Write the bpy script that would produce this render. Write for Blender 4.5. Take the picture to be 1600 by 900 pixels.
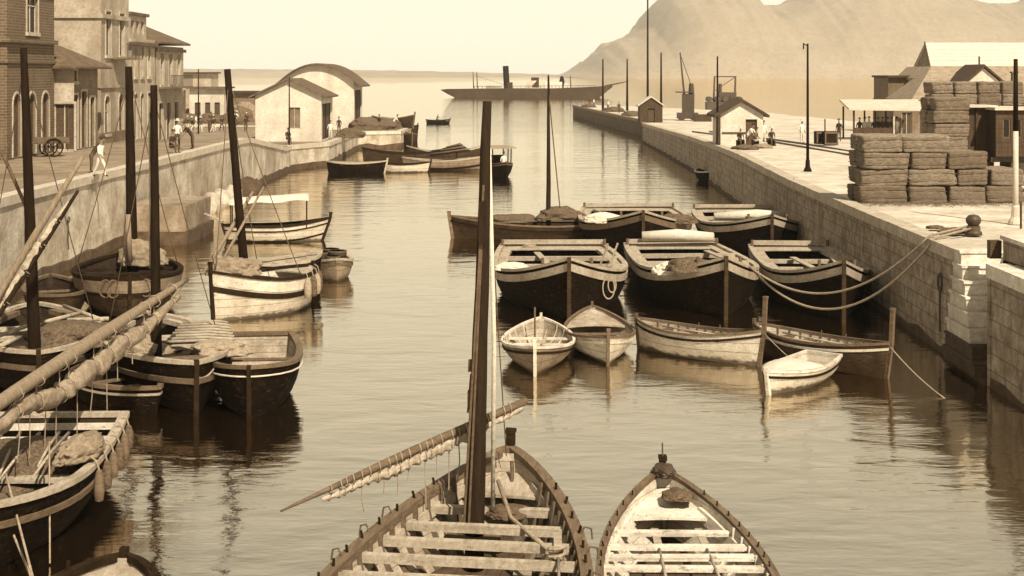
import bpy, bmesh, math, random
from mathutils import Vector, Matrix, noise
for o in list(bpy.data.objects): bpy.data.objects.remove(o, do_unlink=True)
S = bpy.context.scene
COL = S.collection
R = math.radians
random.seed(7)

# ------------------------------------------------------------------ camera, sky, sun, exposure
FPX, HC, YH = 2400.0, 8.5, 114.0          # focal length in photo pixels, eye height, horizon row
cam = bpy.data.objects.new('camera', bpy.data.cameras.new('camera')); COL.objects.link(cam)
cam.location = (0, 0, HC); cam.rotation_euler = (R(90), 0, 0)
cam.data.lens = 36*FPX/1600; cam.data.sensor_width = 36
cam.data.shift_y = -(450-YH)/1600
cam.data.clip_start = .5; cam.data.clip_end = 20000
S.camera = cam
SKY_LO, SKY_HI = 1.22, .46
SUN_EL, SUN_AZ = 46.0, 156.0              # azimuth clockwise from +Y: behind the camera, to its right
w = bpy.data.worlds.new('World'); S.world = w; w.use_nodes = True
nt = w.node_tree; nt.nodes.clear()
sky = nt.nodes.new('ShaderNodeTexSky'); sky.sky_type = 'NISHITA'; sky.sun_disc = False
sky.sun_elevation = R(SUN_EL); sky.sun_rotation = R(SUN_AZ)
sky.air_density = 1.6; sky.dust_density = 4.0
bw = nt.nodes.new('ShaderNodeRGBToBW')
tint = nt.nodes.new('ShaderNodeMix'); tint.data_type = 'RGBA'; tint.blend_type = 'MULTIPLY'
tint.inputs[0].default_value = 1; tint.inputs[7].default_value = (3.75, 3.45, 2.74, 1)
bg = nt.nodes.new('ShaderNodeBackground'); bg.inputs[1].default_value = .14
out = nt.nodes.new('ShaderNodeOutputWorld')
wpw = nt.nodes.new('ShaderNodeMath'); wpw.operation = 'POWER'; wpw.inputs[1].default_value = .07
nt.links.new(sky.outputs[0], bw.inputs[0]); nt.links.new(bw.outputs[0], wpw.inputs[0]); nt.links.new(wpw.outputs[0], tint.inputs[6])
# a hazy summer sky: brighter towards the horizon than the plain model gives
wtc = nt.nodes.new('ShaderNodeTexCoord'); wsx = nt.nodes.new('ShaderNodeSeparateXYZ'); nt.links.new(wtc.outputs['Generated'], wsx.inputs[0])
wmr = nt.nodes.new('ShaderNodeMapRange'); wmr.inputs[1].default_value = 0.02; wmr.inputs[2].default_value = .40; wmr.inputs[3].default_value = SKY_LO; wmr.inputs[4].default_value = SKY_HI
nt.links.new(wsx.outputs['Z'], wmr.inputs[0])
wmx = nt.nodes.new('ShaderNodeMix'); wmx.data_type = 'RGBA'; wmx.blend_type = 'MULTIPLY'; wmx.inputs[0].default_value = 1
nt.links.new(tint.outputs[2], wmx.inputs[6]); nt.links.new(wmr.outputs[0], wmx.inputs[7]); nt.links.new(wmx.outputs[2], bg.inputs[0]); nt.links.new(bg.outputs[0], out.inputs[0])
sl = bpy.data.lights.new('sun', 'SUN'); sl.energy = 4.3; sl.angle = R(.6); sl.color = (1, .92, .75)
so = bpy.data.objects.new('sun', sl); COL.objects.link(so); so.location = (20, -20, 40)
sd = Vector((math.sin(R(SUN_AZ))*math.cos(R(SUN_EL)), math.cos(R(SUN_AZ))*math.cos(R(SUN_EL)), math.sin(R(SUN_EL))))
so.rotation_euler = sd.to_track_quat('Z', 'Y').to_euler()
S.view_settings.view_transform = 'Standard'; S.view_settings.look = 'None'
S.view_settings.exposure = 0.88; S.view_settings.gamma = 1.0
S.render.engine = 'CYCLES'

# ------------------------------------------------------------------ pixel -> place
def at(px, py, z=0.0):
    Y = FPX*(HC-z)/(py-YH); return ((px-800)*Y/FPX, Y)
def xa(px, Y): return (px-800)*Y/FPX
def za(py, Y): return HC-(py-YH)*Y/FPX

# ------------------------------------------------------------------ materials (a sepia print: every pigment is a brown)
def sep(v):
    k = [(0, (1, .54, .25)), (.05, (1, .62, .34)), (.2, (1, .77, .53)), (.45, (1, .87, .70)), (.8, (1, .94, .84))]
    for (a, ca), (b, cb) in zip(k, k[1:]):
        if v <= b or b == .8:
            f = min(1, max(0, (v-a)/(b-a))); c = [x+(y-x)*f for x, y in zip(ca, cb)]; break
    lum = .2126*c[0]+.7152*c[1]+.0722*c[2]
    return tuple(min(.9, x*v/lum) for x in c)
MATS = {}
def mat(name, v, var=.3, scale=3.0, rough=.85, bump=.0, bscale=20, stretch=(1, 1, 1), planks=0, stain=0.0, brick=None, spec=.2, chips=0, scum=0, vary=0):
    if name in MATS: return MATS[name]
    m = bpy.data.materials.new(name); m.use_nodes = True; MATS[name] = m
    n = m.node_tree; N = n.nodes; P = N['Principled BSDF']; P.inputs['Roughness'].default_value = rough
    P.inputs['Specular IOR Level'].default_value = spec
    tc = N.new('ShaderNodeTexCoord'); mp = N.new('ShaderNodeMapping'); mp.inputs['Scale'].default_value = stretch
    n.links.new(tc.outputs['Object'], mp.inputs[0])
    no = N.new('ShaderNodeTexNoise'); no.inputs['Scale'].default_value = scale; no.inputs['Detail'].default_value = 8; no.inputs['Roughness'].default_value = .68
    n.links.new(mp.outputs[0], no.inputs[0])
    cr = N.new('ShaderNodeValToRGB'); cr.color_ramp.elements[0].position = .32; cr.color_ramp.elements[1].position = .68
    cr.color_ramp.elements[0].color = (*sep(v*(1-var)), 1); cr.color_ramp.elements[1].color = (*sep(min(.85, v*(1+var))), 1)
    n.links.new(no.outputs[0], cr.inputs[0]); col = cr.outputs[0]; hgt = None
    def mul(c, fac_socket, amt, dark):
        mx = N.new('ShaderNodeMix'); mx.data_type = 'RGBA'
        n.links.new(c, mx.inputs[6]); mx.inputs[7].default_value = (*dark, 1)
        ma = N.new('ShaderNodeMath'); ma.operation = 'MULTIPLY'; ma.inputs[1].default_value = amt
        n.links.new(fac_socket, ma.inputs[0]); n.links.new(ma.outputs[0], mx.inputs[0]); return mx.outputs[2]
    var2 = N.new('ShaderNodeTexNoise'); var2.inputs['Scale'].default_value = min(scale*7, 45) if scale > .05 else scale*5; var2.inputs['Detail'].default_value = 4; var2.inputs['Roughness'].default_value = .7
    n.links.new(mp.outputs[0], var2.inputs[0]); rv = N.new('ShaderNodeValToRGB'); rv.color_ramp.elements[0].position = .47; rv.color_ramp.elements[1].position = .66
    n.links.new(var2.outputs[0], rv.inputs[0]); col = mul(col, rv.outputs[0], .5, sep(v*.5))
    if stain:
        s2 = N.new('ShaderNodeTexNoise'); s2.inputs['Scale'].default_value = scale*.35; s2.inputs['Detail'].default_value = 6
        mp2 = N.new('ShaderNodeMapping'); mp2.inputs['Scale'].default_value = (1, 1, .25); mp2.inputs['Location'].default_value = (5, 3, 1)
        n.links.new(tc.outputs['Object'], mp2.inputs[0]); n.links.new(mp2.outputs[0], s2.inputs[0])
        r2 = N.new('ShaderNodeValToRGB'); r2.color_ramp.elements[0].position = .5; r2.color_ramp.elements[1].position = .68
        n.links.new(s2.outputs[0], r2.inputs[0]); col = mul(col, r2.outputs[0], stain, sep(v*.35))
    if planks:
        src = tc.outputs['UV']
        sx = N.new('ShaderNodeSeparateXYZ'); n.links.new(src, sx.inputs[0])
        ma = N.new('ShaderNodeMath'); ma.operation = 'MULTIPLY'; ma.inputs[1].default_value = planks; n.links.new(sx.outputs[1], ma.inputs[0])
        fr = N.new('ShaderNodeMath'); fr.operation = 'FRACT'; n.links.new(ma.outputs[0], fr.inputs[0])
        lt = N.new('ShaderNodeMath'); lt.operation = 'LESS_THAN'; lt.inputs[1].default_value = .09; n.links.new(fr.outputs[0], lt.inputs[0])
        col = mul(col, lt.outputs[0], .6, sep(v*.25)); hgt = lt.outputs[0]
    if brick:
        bt = N.new('ShaderNodeTexBrick'); bt.inputs['Scale'].default_value = 1; bt.inputs['Brick Width'].default_value = brick[0]; bt.inputs['Row Height'].default_value = brick[1]
        bt.inputs['Mortar Size'].default_value = brick[2]; bt.inputs['Color1'].default_value = (0, 0, 0, 1); bt.inputs['Color2'].default_value = (.28, .28, .28, 1); bt.inputs['Mortar'].default_value = (1, 1, 1, 1)
        n.links.new(tc.outputs['UV'], bt.inputs[0]); col = mul(col, bt.outputs[0], .65, sep(v*brick[3])); hgt = bt.outputs['Fac']
    if chips:                                            # worn-through paint and scrapes, long along the grain
        mpc = N.new('ShaderNodeMapping'); mpc.inputs['Scale'].default_value = (3.0, 3.0, 11); n.links.new(tc.outputs['Object'], mpc.inputs[0])
        nc = N.new('ShaderNodeTexNoise'); nc.inputs['Scale'].default_value = 1.6; nc.inputs['Detail'].default_value = 9; nc.inputs['Roughness'].default_value = .75; n.links.new(mpc.outputs[0], nc.inputs[0])
        rc = N.new('ShaderNodeValToRGB'); rc.color_ramp.elements[0].position = .56; rc.color_ramp.elements[1].position = .62; n.links.new(nc.outputs[0], rc.inputs[0])
        col = mul(col, rc.outputs[0], chips, sep(.07 if v > .1 else .10))
    if scum:                                             # tide line of weed and salt just above the water
        sz = N.new('ShaderNodeSeparateXYZ'); n.links.new(tc.outputs['Object'], sz.inputs[0])
        a1 = N.new('ShaderNodeMath'); a1.operation = 'MULTIPLY_ADD'; a1.inputs[1].default_value = .5; n.links.new(no.outputs[0], a1.inputs[0]); 
        a2 = N.new('ShaderNodeMath'); a2.operation = 'MULTIPLY'; a2.inputs[1].default_value = -1.0; n.links.new(sz.outputs[2], a2.inputs[0]); n.links.new(a2.outputs[0], a1.inputs[2])
        m1 = N.new('ShaderNodeMapRange'); m1.inputs[1].default_value = .07; m1.inputs[2].default_value = .16; n.links.new(a1.outputs[0], m1.inputs[0])
        col = mul(col, m1.outputs[0], scum, sep(.03))
    if vary:                                             # every copy a little lighter or darker
        oi = N.new('ShaderNodeObjectInfo'); col = mul(col, oi.outputs['Random'], vary, sep(v*.35))
    n.links.new(col, P.inputs['Base Color'])
    if bump:
        bn = N.new('ShaderNodeTexNoise'); bn.inputs['Scale'].default_value = bscale; bn.inputs['Detail'].default_value = 5
        n.links.new(mp.outputs[0], bn.inputs[0]); b = N.new('ShaderNodeBump'); b.inputs['Strength'].default_value = bump; b.inputs['Distance'].default_value = .05
        n.links.new(bn.outputs[0], b.inputs['Height'])
        last = b
        if hgt is not None:
            b2 = N.new('ShaderNodeBump'); b2.inputs['Strength'].default_value = .5; b2.inputs['Distance'].default_value = .03; b2.invert = True
            n.links.new(hgt, b2.inputs['Height']); n.links.new(b.outputs[0], b2.inputs['Normal']); last = b2
        n.links.new(last.outputs[0], P.inputs['Normal'])
    return m
wood_pale = mat('weathered pale wood', .30, .32, 4, bump=.4, stretch=(.5, 3, 3), planks=0, stain=.4, chips=.5)
white_paint = mat('old white paint', .5, .22, 3, bump=.2, stain=.45, chips=.65)
wood_mid = mat('weathered wood', .095, .4, 5, bump=.4, stretch=(.4, 3, 3), stain=.3)
wood_dark = mat('tarred wood', .013, .5, 4, bump=.35, planks=0, rough=.8, spec=.05)
wood_spar = mat('dark spar wood', .014, .45, 3, bump=.3, stretch=(4, 4, .5), rough=.8, spec=.1)
wood_spar_pale = mat('bare spar wood', .17, .35, 4, bump=.3, stretch=(4, 4, .5))
hull_black = mat('tarred hull planking', .005, .6, 2.5, bump=.3, planks=6, rough=.8, stain=.2, spec=.03, chips=.25)
hull_brown = mat('brown hull planking', .03, .5, 2.5, bump=.3, planks=7, rough=.8, stain=.4, spec=.08, chips=.3, scum=.7)
hull_grey = mat('grey hull planking', .17, .3, 3, bump=.25, planks=7, stain=.5, chips=.6, scum=.85)
hull_white = mat('white hull planking', .44, .22, 3, bump=.25, planks=7, stain=.4, chips=.6, scum=.85)
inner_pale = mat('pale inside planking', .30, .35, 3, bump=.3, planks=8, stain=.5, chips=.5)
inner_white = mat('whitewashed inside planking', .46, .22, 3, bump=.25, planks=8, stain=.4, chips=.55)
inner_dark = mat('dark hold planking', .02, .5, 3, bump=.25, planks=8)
canvas = mat('pale canvas', .46, .15, 4, bump=.35, bscale=9)
bilge = mat('dark bilge boards', .05, .5, 3, bump=.25, planks=5)
sacking = mat('crumpled sacking', .17, .4, 5, bump=.9, bscale=7)
mast_black = mat('near black mast wood', .009, .5, 3, bump=.3, stretch=(4, 4, .5), rough=.8, spec=.05)
sail_old = mat('old grey sail cloth', .2, .4, 5, bump=.6, bscale=9)
sail_cloth = mat('furled sail cloth', .3, .35, 5, bump=.6, bscale=9, stretch=(1, 1, 1))
rope_m = mat('hemp rope', .22, .35, 12)
rope_dark = mat('tarred rope', .07, .4, 12)
net_m = mat('brown fishing net', .08, .7, 14, bump=.9, bscale=25)
stone_l = mat('pale rendered stone', .33, .5, .7, bump=.7, bscale=5, stain=.6, chips=.0)
stone_r = mat('dressed grey stone', .24, .6, 2.2, bump=1.0, bscale=7, stain=.5, brick=(1.2, .46, .022, .3))
stone_dark = mat('weedy dark stone', .05, .5, 1.5, bump=.6, bscale=8)
stone_white = mat('white limestone', .52, .3, 2, bump=.7, bscale=10, stain=.45)
coping_m = mat('limestone coping', .4, .22, 2, bump=.4, bscale=10, brick=(1.4, 5, .012, .4))
coping_d = mat('worn grey coping', .34, .3, 2, bump=.4, bscale=10, brick=(1.4, 5, .012, .35))
dust = mat('dusty quay ground', .43, .3, .6, bump=.5, bscale=3, stain=.35)
dust_l = mat('trodden earth', .17, .4, .5, bump=.5, bscale=3, stain=.5)
plaster_w = mat('whitewashed plaster', .48, .18, .9, bump=.2, stain=.4)
plaster_m = mat('stained ochre plaster', .3, .28, .8, bump=.25, stain=.55)
plaster_d = mat('grey plaster', .14, .35, .8, bump=.25, stain=.4)
brick_m = mat('old brickwork', .075, .45, 1.5, bump=.5, stain=.4, brick=(.5, .16, .03, 2.2))
roof_m = mat('tiled roof', .09, .45, 2.5, bump=.7, bscale=9, stain=.35, planks=3.2)
roof_s = mat('striped tile roof', .22, .3, 2.5, bump=.4, planks=16)
roof_w = mat('pale sheet roof', .45, .12, 1.2, bump=.1, planks=9)
roof_d = mat('dark eaves', .04, .4, 4)
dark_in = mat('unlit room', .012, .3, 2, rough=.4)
shutter = mat('brown shutter', .06, .4, 6, bump=.2, planks=9)
frame_w = mat('painted window frame', .36, .3, 3, stain=.4, chips=.4)
board_d = mat('vertical shed boards', .045, .5, 3, bump=.4, stretch=(3, 3, .3), planks=4.2)
bale_m = mat('pressed bale', .19, .65, 6, bump=1.0, bscale=20, stretch=(.8, .8, 4.5), vary=.6)
iron = mat('rusty iron', .035, .5, 6, bump=.3, rough=.55, spec=.4)
pole_w = mat('pale painted pole', .42, .12, 3)
ship_h = mat('grey ship hull', .03, .3, .3)
rock_m = mat('hill rock and scrub', .22, .12, .03, stain=.1)
coast_m = mat('far coast', .22, .2, .003)
skin_m = mat('tanned skin', .16, .15, 9)
shirt_w = mat('pale shirt', .6, .12, 8)
shirt_d = mat('dark jacket', .03, .3, 8)
trouser = mat('brown trousers', .06, .3, 8)
trouser_p = mat('pale trousers', .45, .2, 8)

# ------------------------------------------------------------------ mesh helpers
class MB:
    def __init__(s): s.v = []; s.f = []; s.m = []; s.uv = {}
    def add(s, vs, fs, mi=0, uvs=None):
        b = len(s.v); s.v += [tuple(v) for v in vs]
        for i, f in enumerate(fs):
            s.f.append([b+k for k in f]); s.m.append(mi)
            if uvs: s.uv[len(s.f)-1] = [uvs[k] for k in f]
        return s
    def box(s, c, d, rz=0, mi=0, j=0):
        x, y, z = d[0]/2, d[1]/2, d[2]/2; ca, sa = math.cos(rz), math.sin(rz); vs = []
        for a, b_, e in ((-x,-y,-z),(x,-y,-z),(x,y,-z),(-x,y,-z),(-x,-y,z),(x,-y,z),(x,y,z),(-x,y,z)):
            a += random.uniform(-j, j); b_ += random.uniform(-j, j); e += random.uniform(-j, j)
            vs.append((c[0]+a*ca-b_*sa, c[1]+a*sa+b_*ca, c[2]+e))
        return s.add(vs, [(0,3,2,1),(4,5,6,7),(0,1,5,4),(1,2,6,5),(2,3,7,6),(3,0,4,7)], mi)
    def beam(s, p0, p1, w, h=None, mi=0, up=(0,0,1)):
        h = h or w; p0, p1 = Vector(p0), Vector(p1); d = (p1-p0).normalized(); u = Vector(up)
        if abs(d.dot(u)) > .98: u = Vector((1,0,0))
        sx = d.cross(u).normalized()*(w/2); sz = sx.cross(d).normalized()*(h/2)
        vs = [p+a*sx+b*sz for p in (p0, p1) for a, b in ((-1,-1),(1,-1),(1,1),(-1,1))]
        return s.add(vs, [(0,3,2,1),(4,5,6,7),(0,1,5,4),(1,2,6,5),(2,3,7,6),(3,0,4,7)], mi)
    def tube(s, pts, r, n=8, mi=0, cap=True):
        pts = [Vector(p) for p in pts]; k = len(pts)
        rr = r if isinstance(r, (list, tuple)) else [r]*k
        vs = []; fr = None
        for i, p in enumerate(pts):
            d = (pts[min(i+1, k-1)]-pts[max(i-1, 0)]).normalized()
            if fr is None:
                u = Vector((0,0,1)) if abs(d.z) < .9 else Vector((1,0,0)); fr = d.cross(u).normalized()
            fr = (fr-d*fr.dot(d)).normalized(); b = d.cross(fr)
            for a in range(n):
                t = 2*math.pi*a/n; vs.append(p+(fr*math.cos(t)+b*math.sin(t))*rr[i])
        fs = [(i*n+a, i*n+(a+1)%n, (i+1)*n+(a+1)%n, (i+1)*n+a) for i in range(k-1) for a in range(n)]
        if cap: fs += [tuple(range(n))[::-1], tuple((k-1)*n+a for a in range(n))]
        return s.add(vs, fs, mi)
    def lathe(s, prof, c=(0,0,0), n=12, mi=0):
        return s.tube([(c[0], c[1], c[2]+z) for r_, z in prof], [max(r_, .002) for r_, z in prof], n, mi)
    def prism(s, poly, z0, z1, mi=0):                    # polygon in xy, counter-clockwise
        k = len(poly); vs = [(x, y, z0) for x, y in poly]+[(x, y, z1) for x, y in poly]
        return s.add(vs, [tuple(range(k))[::-1], tuple(range(k, 2*k))]+[(i, (i+1)%k, k+(i+1)%k, k+i) for i in range(k)], mi)
    def build(s, name, mats, parent=None, smooth=False, loc=None):
        me = bpy.data.meshes.new(name); me.from_pydata(s.v, [], s.f)
        for m in (mats if isinstance(mats, (list, tuple)) else [mats]): me.materials.append(m)
        me.polygons.foreach_set('material_index', s.m)
        ul = me.uv_layers.new(name='UV')
        for i, p in enumerate(me.polygons):
            if i in s.uv:
                for li, uv in zip(p.loop_indices, s.uv[i]): ul.data[li].uv = uv
            else:
                nx, ny, nz = [abs(a) for a in p.normal]
                for li in p.loop_indices:
                    c = me.vertices[me.loops[li].vertex_index].co
                    ul.data[li].uv = (c.x, c.y) if nz > max(nx, ny) else ((c.y, c.z) if nx > ny else (c.x, c.z))
        if smooth: me.polygons.foreach_set('use_smooth', [True]*len(me.polygons))
        me.update(); me.validate()
        o = bpy.data.objects.new(name, me); COL.objects.link(o)
        if parent: o.parent = parent
        if loc: o.location = loc
        return o
def autosmooth(o, ang=40):
    bm = bmesh.new(); bm.from_mesh(o.data)
    for e in bm.edges:
        if len(e.link_faces) == 2 and e.calc_face_angle(0) > R(ang): e.smooth = False
    for f in bm.faces: f.smooth = True
    bm.to_mesh(o.data); bm.free(); return o
def tag(o, label=None, cat=None, group=None, kind=None):
    if label: o['label'] = label
    if cat: o['category'] = cat
    if group: o['group'] = group
    if kind: o['kind'] = kind
    return o
def thing(name, label, cat, loc=(0,0,0), rz=0, group=None):
    o = bpy.data.objects.new(name, None); COL.objects.link(o); o.empty_display_size = .3
    o.location = loc; o.rotation_euler = (0, 0, rz); return tag(o, label, cat, group)
def dup(root, loc, rz=0, label=None, scale=None):
    r = root.copy(); COL.objects.link(r); r.location = loc; r.rotation_euler = (0, 0, rz)
    if label: r['label'] = label
    if scale: r.scale = scale
    for ch in list(root.children):
        c = ch.copy(); COL.objects.link(c); c.parent = r
        for g in list(ch.children):
            d = g.copy(); COL.objects.link(d); d.parent = c
    return r
def sag(p0, p1, drop, n=14, wob=0):
    p0, p1 = Vector(p0), Vector(p1); o = []
    for i in range(n+1):
        t = i/n; p = p0.lerp(p1, t); p.z -= drop*4*t*(1-t)
        if wob and 0 < i < n: p += Vector((random.uniform(-wob, wob), random.uniform(-wob, wob), random.uniform(-wob, wob)))
        o.append(p)
    return o
def rope(name, pts, r, m, label, cat='rope', group=None):
    return tag(MB().tube(pts, r, 6).build(name, m, smooth=True), label, cat, group)
# ------------------------------------------------------------------ water
def water():
    m = bpy.data.materials.new('harbour water'); m.use_nodes = True; n = m.node_tree; N = n.nodes
    for x in list(N):
        if x.type != 'OUTPUT_MATERIAL': N.remove(x)
    o = [x for x in N if x.type == 'OUTPUT_MATERIAL'][0]
    tc = N.new('ShaderNodeTexCoord')
    def noise_(scale, sx, sy, det, dist=0.0):
        mp = N.new('ShaderNodeMapping'); mp.inputs['Scale'].default_value = (sx, sy, 1); n.links.new(tc.outputs['Object'], mp.inputs[0])
        t = N.new('ShaderNodeTexNoise'); t.inputs['Scale'].default_value = scale; t.inputs['Detail'].default_value = det
        t.inputs['Distortion'].default_value = dist; n.links.new(mp.outputs[0], t.inputs[0]); return t.outputs[0]
    def bump(h, dist, prev=None):
        b = N.new('ShaderNodeBump'); b.inputs['Strength'].default_value = 1.0; b.inputs['Distance'].default_value = dist
        n.links.new(h, b.inputs['Height'])
        if prev: n.links.new(prev, b.inputs['Normal'])
        return b.outputs[0]
    b1 = bump(noise_(.55, .7, 1, 2, .5), WAVE[0])
    b2 = bump(noise_(2.1, .38, 1, 3, .3), WAVE[1], b1)
    pt_ = N.new('ShaderNodeMapRange'); pt_.inputs[1].default_value = .40; pt_.inputs[2].default_value = .62; pt_.inputs[3].default_value = .5; pt_.inputs[4].default_value = 1.3
    n.links.new(noise_(.07, .45, 1, 4, .6), pt_.inputs[0])       # calm slicks between ruffled patches
    pm_ = N.new('ShaderNodeMath'); pm_.operation = 'MULTIPLY'; n.links.new(noise_(8, .45, 1, 4), pm_.inputs[0]); n.links.new(pt_.outputs[0], pm_.inputs[1])
    b3 = bump(pm_.outputs[0], WAVE[2], b2)
    gl = N.new('ShaderNodeBsdfGlossy'); gl.inputs['Roughness'].default_value = .02; gl.inputs['Color'].default_value = (1, .92, .78, 1)
    df = N.new('ShaderNodeBsdfDiffuse'); df.inputs['Color'].default_value = (*sep(.006), 1)
    n.links.new(b3, gl.inputs['Normal'])
    fr = N.new('ShaderNodeFresnel'); fr.inputs['IOR'].default_value = 1.33
    ma = N.new('ShaderNodeMath'); ma.operation = 'MULTIPLY_ADD'; ma.inputs[1].default_value = .45; ma.inputs[2].default_value = .55; ma.use_clamp = True
    n.links.new(fr.outputs[0], ma.inputs[0])
    # patches where a breath of wind roughens the surface
    mx = N.new('ShaderNodeMixShader'); n.links.new(ma.outputs[0], mx.inputs[0]); n.links.new(df.outputs[0], mx.inputs[1]); n.links.new(gl.outputs[0], mx.inputs[2])
    n.links.new(mx.outputs[0], o.inputs[0])
    mb = MB(); mb.add([(-4550, -300, 0), (4550, -300, 0), (4550, 4600, 0), (-4550, 4600, 0)], [(0, 1, 2, 3)])
    tag(mb.build('water', m), 'calm harbour water with small ripples', 'water', kind='structure')
WAVE = (.044, .014, .0055)
water()

# ------------------------------------------------------------------ quays
def lerp_tab(t, x):
    for (a, ya), (b, yb) in zip(t, t[1:]):
        if x <= b: return ya+(yb-ya)*max(0, (x-a))/(b-a)
    return t[-1][1]
R_EDGE = [(12.8, 20), (12.95, 41.7), None, (13.05, 44.4), (13.2, 57.5), (13.55, 75), (14.6, 99), (15.05, 112), (15.7, 135), (15.9, 160), (16.0, 188)]
RZ = [(0, 3.3), (100, 3.25), (115, 3.1), (160, 2.6), (190, 2.3), (400, 2.2)]
LZ = [(0, 3.8), (112, 3.75), (131, 2.15), (190, 1.8), (400, 1.8)]
def qr(Y): return lerp_tab(RZ, Y)
def ql(Y): return lerp_tab(LZ, Y)
RE = [(12.8, 20), (12.95, 41.7), (14.2, 41.7), (14.2, 44.4), (13.05, 44.4), (13.2, 57.5), (13.55, 75), (14.6, 99), (15.05, 112), (15.7, 135), (15.9, 160), (16.0, 188)]
def subdiv(e, step=6):
    o = []
    for a, b in zip(e, e[1:]):
        k = max(1, int((Vector(b)-Vector(a)).length/step))
        o += [(a[0]+(b[0]-a[0])*i/k, a[1]+(b[1]-a[1])*i/k) for i in range(k)]
    return o+[e[-1]]
def ground(name, edge, zf, side, far, label, m):
    e = subdiv(edge); cols = [0, 1, 2.5, 5, 9, 14, 20, 30, 45, far]; vs = []; fs = []
    for x, y in e:
        for c in cols:
            z = zf(y)+(noise.noise((x+side*c, y, 0))*.03 if c else -.0)
            vs.append((x+side*c, y, z))
    k = len(cols)
    for i in range(len(e)-1):
        for j in range(k-1):
            q = [i*k+j, i*k+j+1, (i+1)*k+j+1, (i+1)*k+j]; fs.append(q if side > 0 else q[::-1])
    # far end face towards the sea
    b = len(vs); last = [(len(e)-1)*k+j for j in range(k)]
    vs += [(vs[q][0], vs[q][1], -1) for q in last]
    fs += [(last[j], last[j+1], b+j+1, b+j) for j in range(k-1)]
    mb = MB(); mb.add(vs, fs); return tag(mb.build(name, m), label, 'ground', kind='structure')
def WB(side): return .2 if side > 0 else .42
def wall(name, edge, zf, side, label, m, mc, cop=.55, ch=.32, weed=True, group=None):
    root = thing(name, label, 'quay wall', (edge[0][0], edge[0][1], 0), 0, group); o = Vector((edge[0][0], edge[0][1], 0))
    e = subdiv(edge, 1.3); mb = MB(); cp = MB(); wd = MB(); L = 0
    for (a, b) in zip(e, e[1:]):
        d = math.hypot(b[0]-a[0], b[1]-a[1]); za_, zb_ = zf(a[1])-ch, zf(b[1])-ch
        P = [Vector((a[0], a[1], -1))-o, Vector((b[0], b[1], -1))-o, Vector((b[0], b[1], zb_))-o, Vector((a[0], a[1], za_))-o]
        uv = [(L, -1), (L+d, -1), (L+d, zb_), (L, za_)]
        mb.add(P, [(0, 1, 2, 3)] if side < 0 else [(3, 2, 1, 0)], 0, uv)
        nrm = Vector((-(b[1]-a[1]), b[0]-a[0], 0)).normalized()
        if nrm.x*side > 0 or (abs(nrm.x) < .1 and nrm.y > 0): nrm = -nrm
        if weed:
            h0, h1 = WB(side)+.3*noise.noise((L*.5, 1, 0)), WB(side)+.3*noise.noise(((L+d)*.5, 1, 0))
            Q = [P[0]+nrm*.03, P[1]+nrm*.03, Vector((P[1].x, P[1].y, h1))+nrm*.03, Vector((P[0].x, P[0].y, h0))+nrm*.03]
            wd.add(Q+[Vector((P[1].x, P[1].y, h1+.06)), Vector((P[0].x, P[0].y, h0+.06))], [(0, 1, 2, 3), (3, 2, 4, 5)] if side < 0 else [(3, 2, 1, 0), (5, 4, 2, 3)])
        # coping slab: proud of the wall, its back bedded in the quay
        for pr in (nrm*.09,):
            q = []
            for p, z in ((a, zf(a[1])), (b, zf(b[1]))):
                v = Vector((p[0], p[1], 0))-o; jj = noise.noise((p[0]*.9, p[1]*1.9, 3)); v = v+nrm*.035*jj; z += .02*noise.noise((p[1]*2.3, 5, p[0]))
                q += [v+pr+Vector((0, 0, z-ch)), v+pr+Vector((0, 0, z+.05)), v-nrm*cop+Vector((0, 0, z+.05)), v-nrm*cop+Vector((0, 0, z-ch))]
            uu = [(L, 0), (L, .3), (L, 1), (L, 1.3), (L+d, 0), (L+d, .3), (L+d, 1), (L+d, 1.3)]
            f = [(0, 4, 5, 1), (1, 5, 6, 2), (2, 6, 7, 3), (3, 7, 4, 0)]
            cp.add(q, f if side < 0 else [t[::-1] for t in f], 0, uu)
        L += d
    mb.build('wall_face', m, root); cp.build('coping', mc, root)
    if weed: wd.build('weed_band', stone_dark, root)
    return root
ground('ground', RE, qr, 1, 90, 'dusty quay ground beside the right hand wall', dust)
wall('quay_wall', RE[:2], qr, 1, 'nearest length of stone quay wall, right of the white steps', stone_r, stone_white, group=None)
MB().box((.75, 21.6, 1.1), (1.3, .2, 4.2)).build('end_face', stone_r, bpy.data.objects['quay_wall'])
wall('quay_wall', RE[4:9], qr, 1, 'long grey stone quay wall with the hanging hawsers, running away from the white steps', stone_r, coping_d)
wall('quay_wall', RE[8:], qr, 1, 'far curved length of the right quay wall beyond the gabled shed', stone_r, coping_d)
# dark outer pier
PE = [(16.0, 188.2), (17.3, 205), (15, 240), (11.9, 300), (16.5, 306)]
def ground_poly(name, poly, z, label, m):
    mb = MB(); mb.prism(poly, -1, z); return tag(mb.build(name, m), label, 'pier', kind=None)
ground_poly('pier', [(16.6, 190), (17.7, 205), (12.3, 300), (16.5, 305), (40, 250), (46, 190)], 2.16, 'dark outer pier at the harbour mouth, far right', dust)
wall('quay_wall', [(16.0, 188.3), (17.3, 205), (15, 240), (11.9, 300)], lambda y: 2.2, 1, 'dark end wall of the outer pier at the harbour mouth', mat('dark pier stone', .075, .4, .9, bump=.6, bscale=8, brick=(1.6, .5, .02, .4)), mat('dark pier coping', .14, .3, 2, bump=.3), weed=False)
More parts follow.
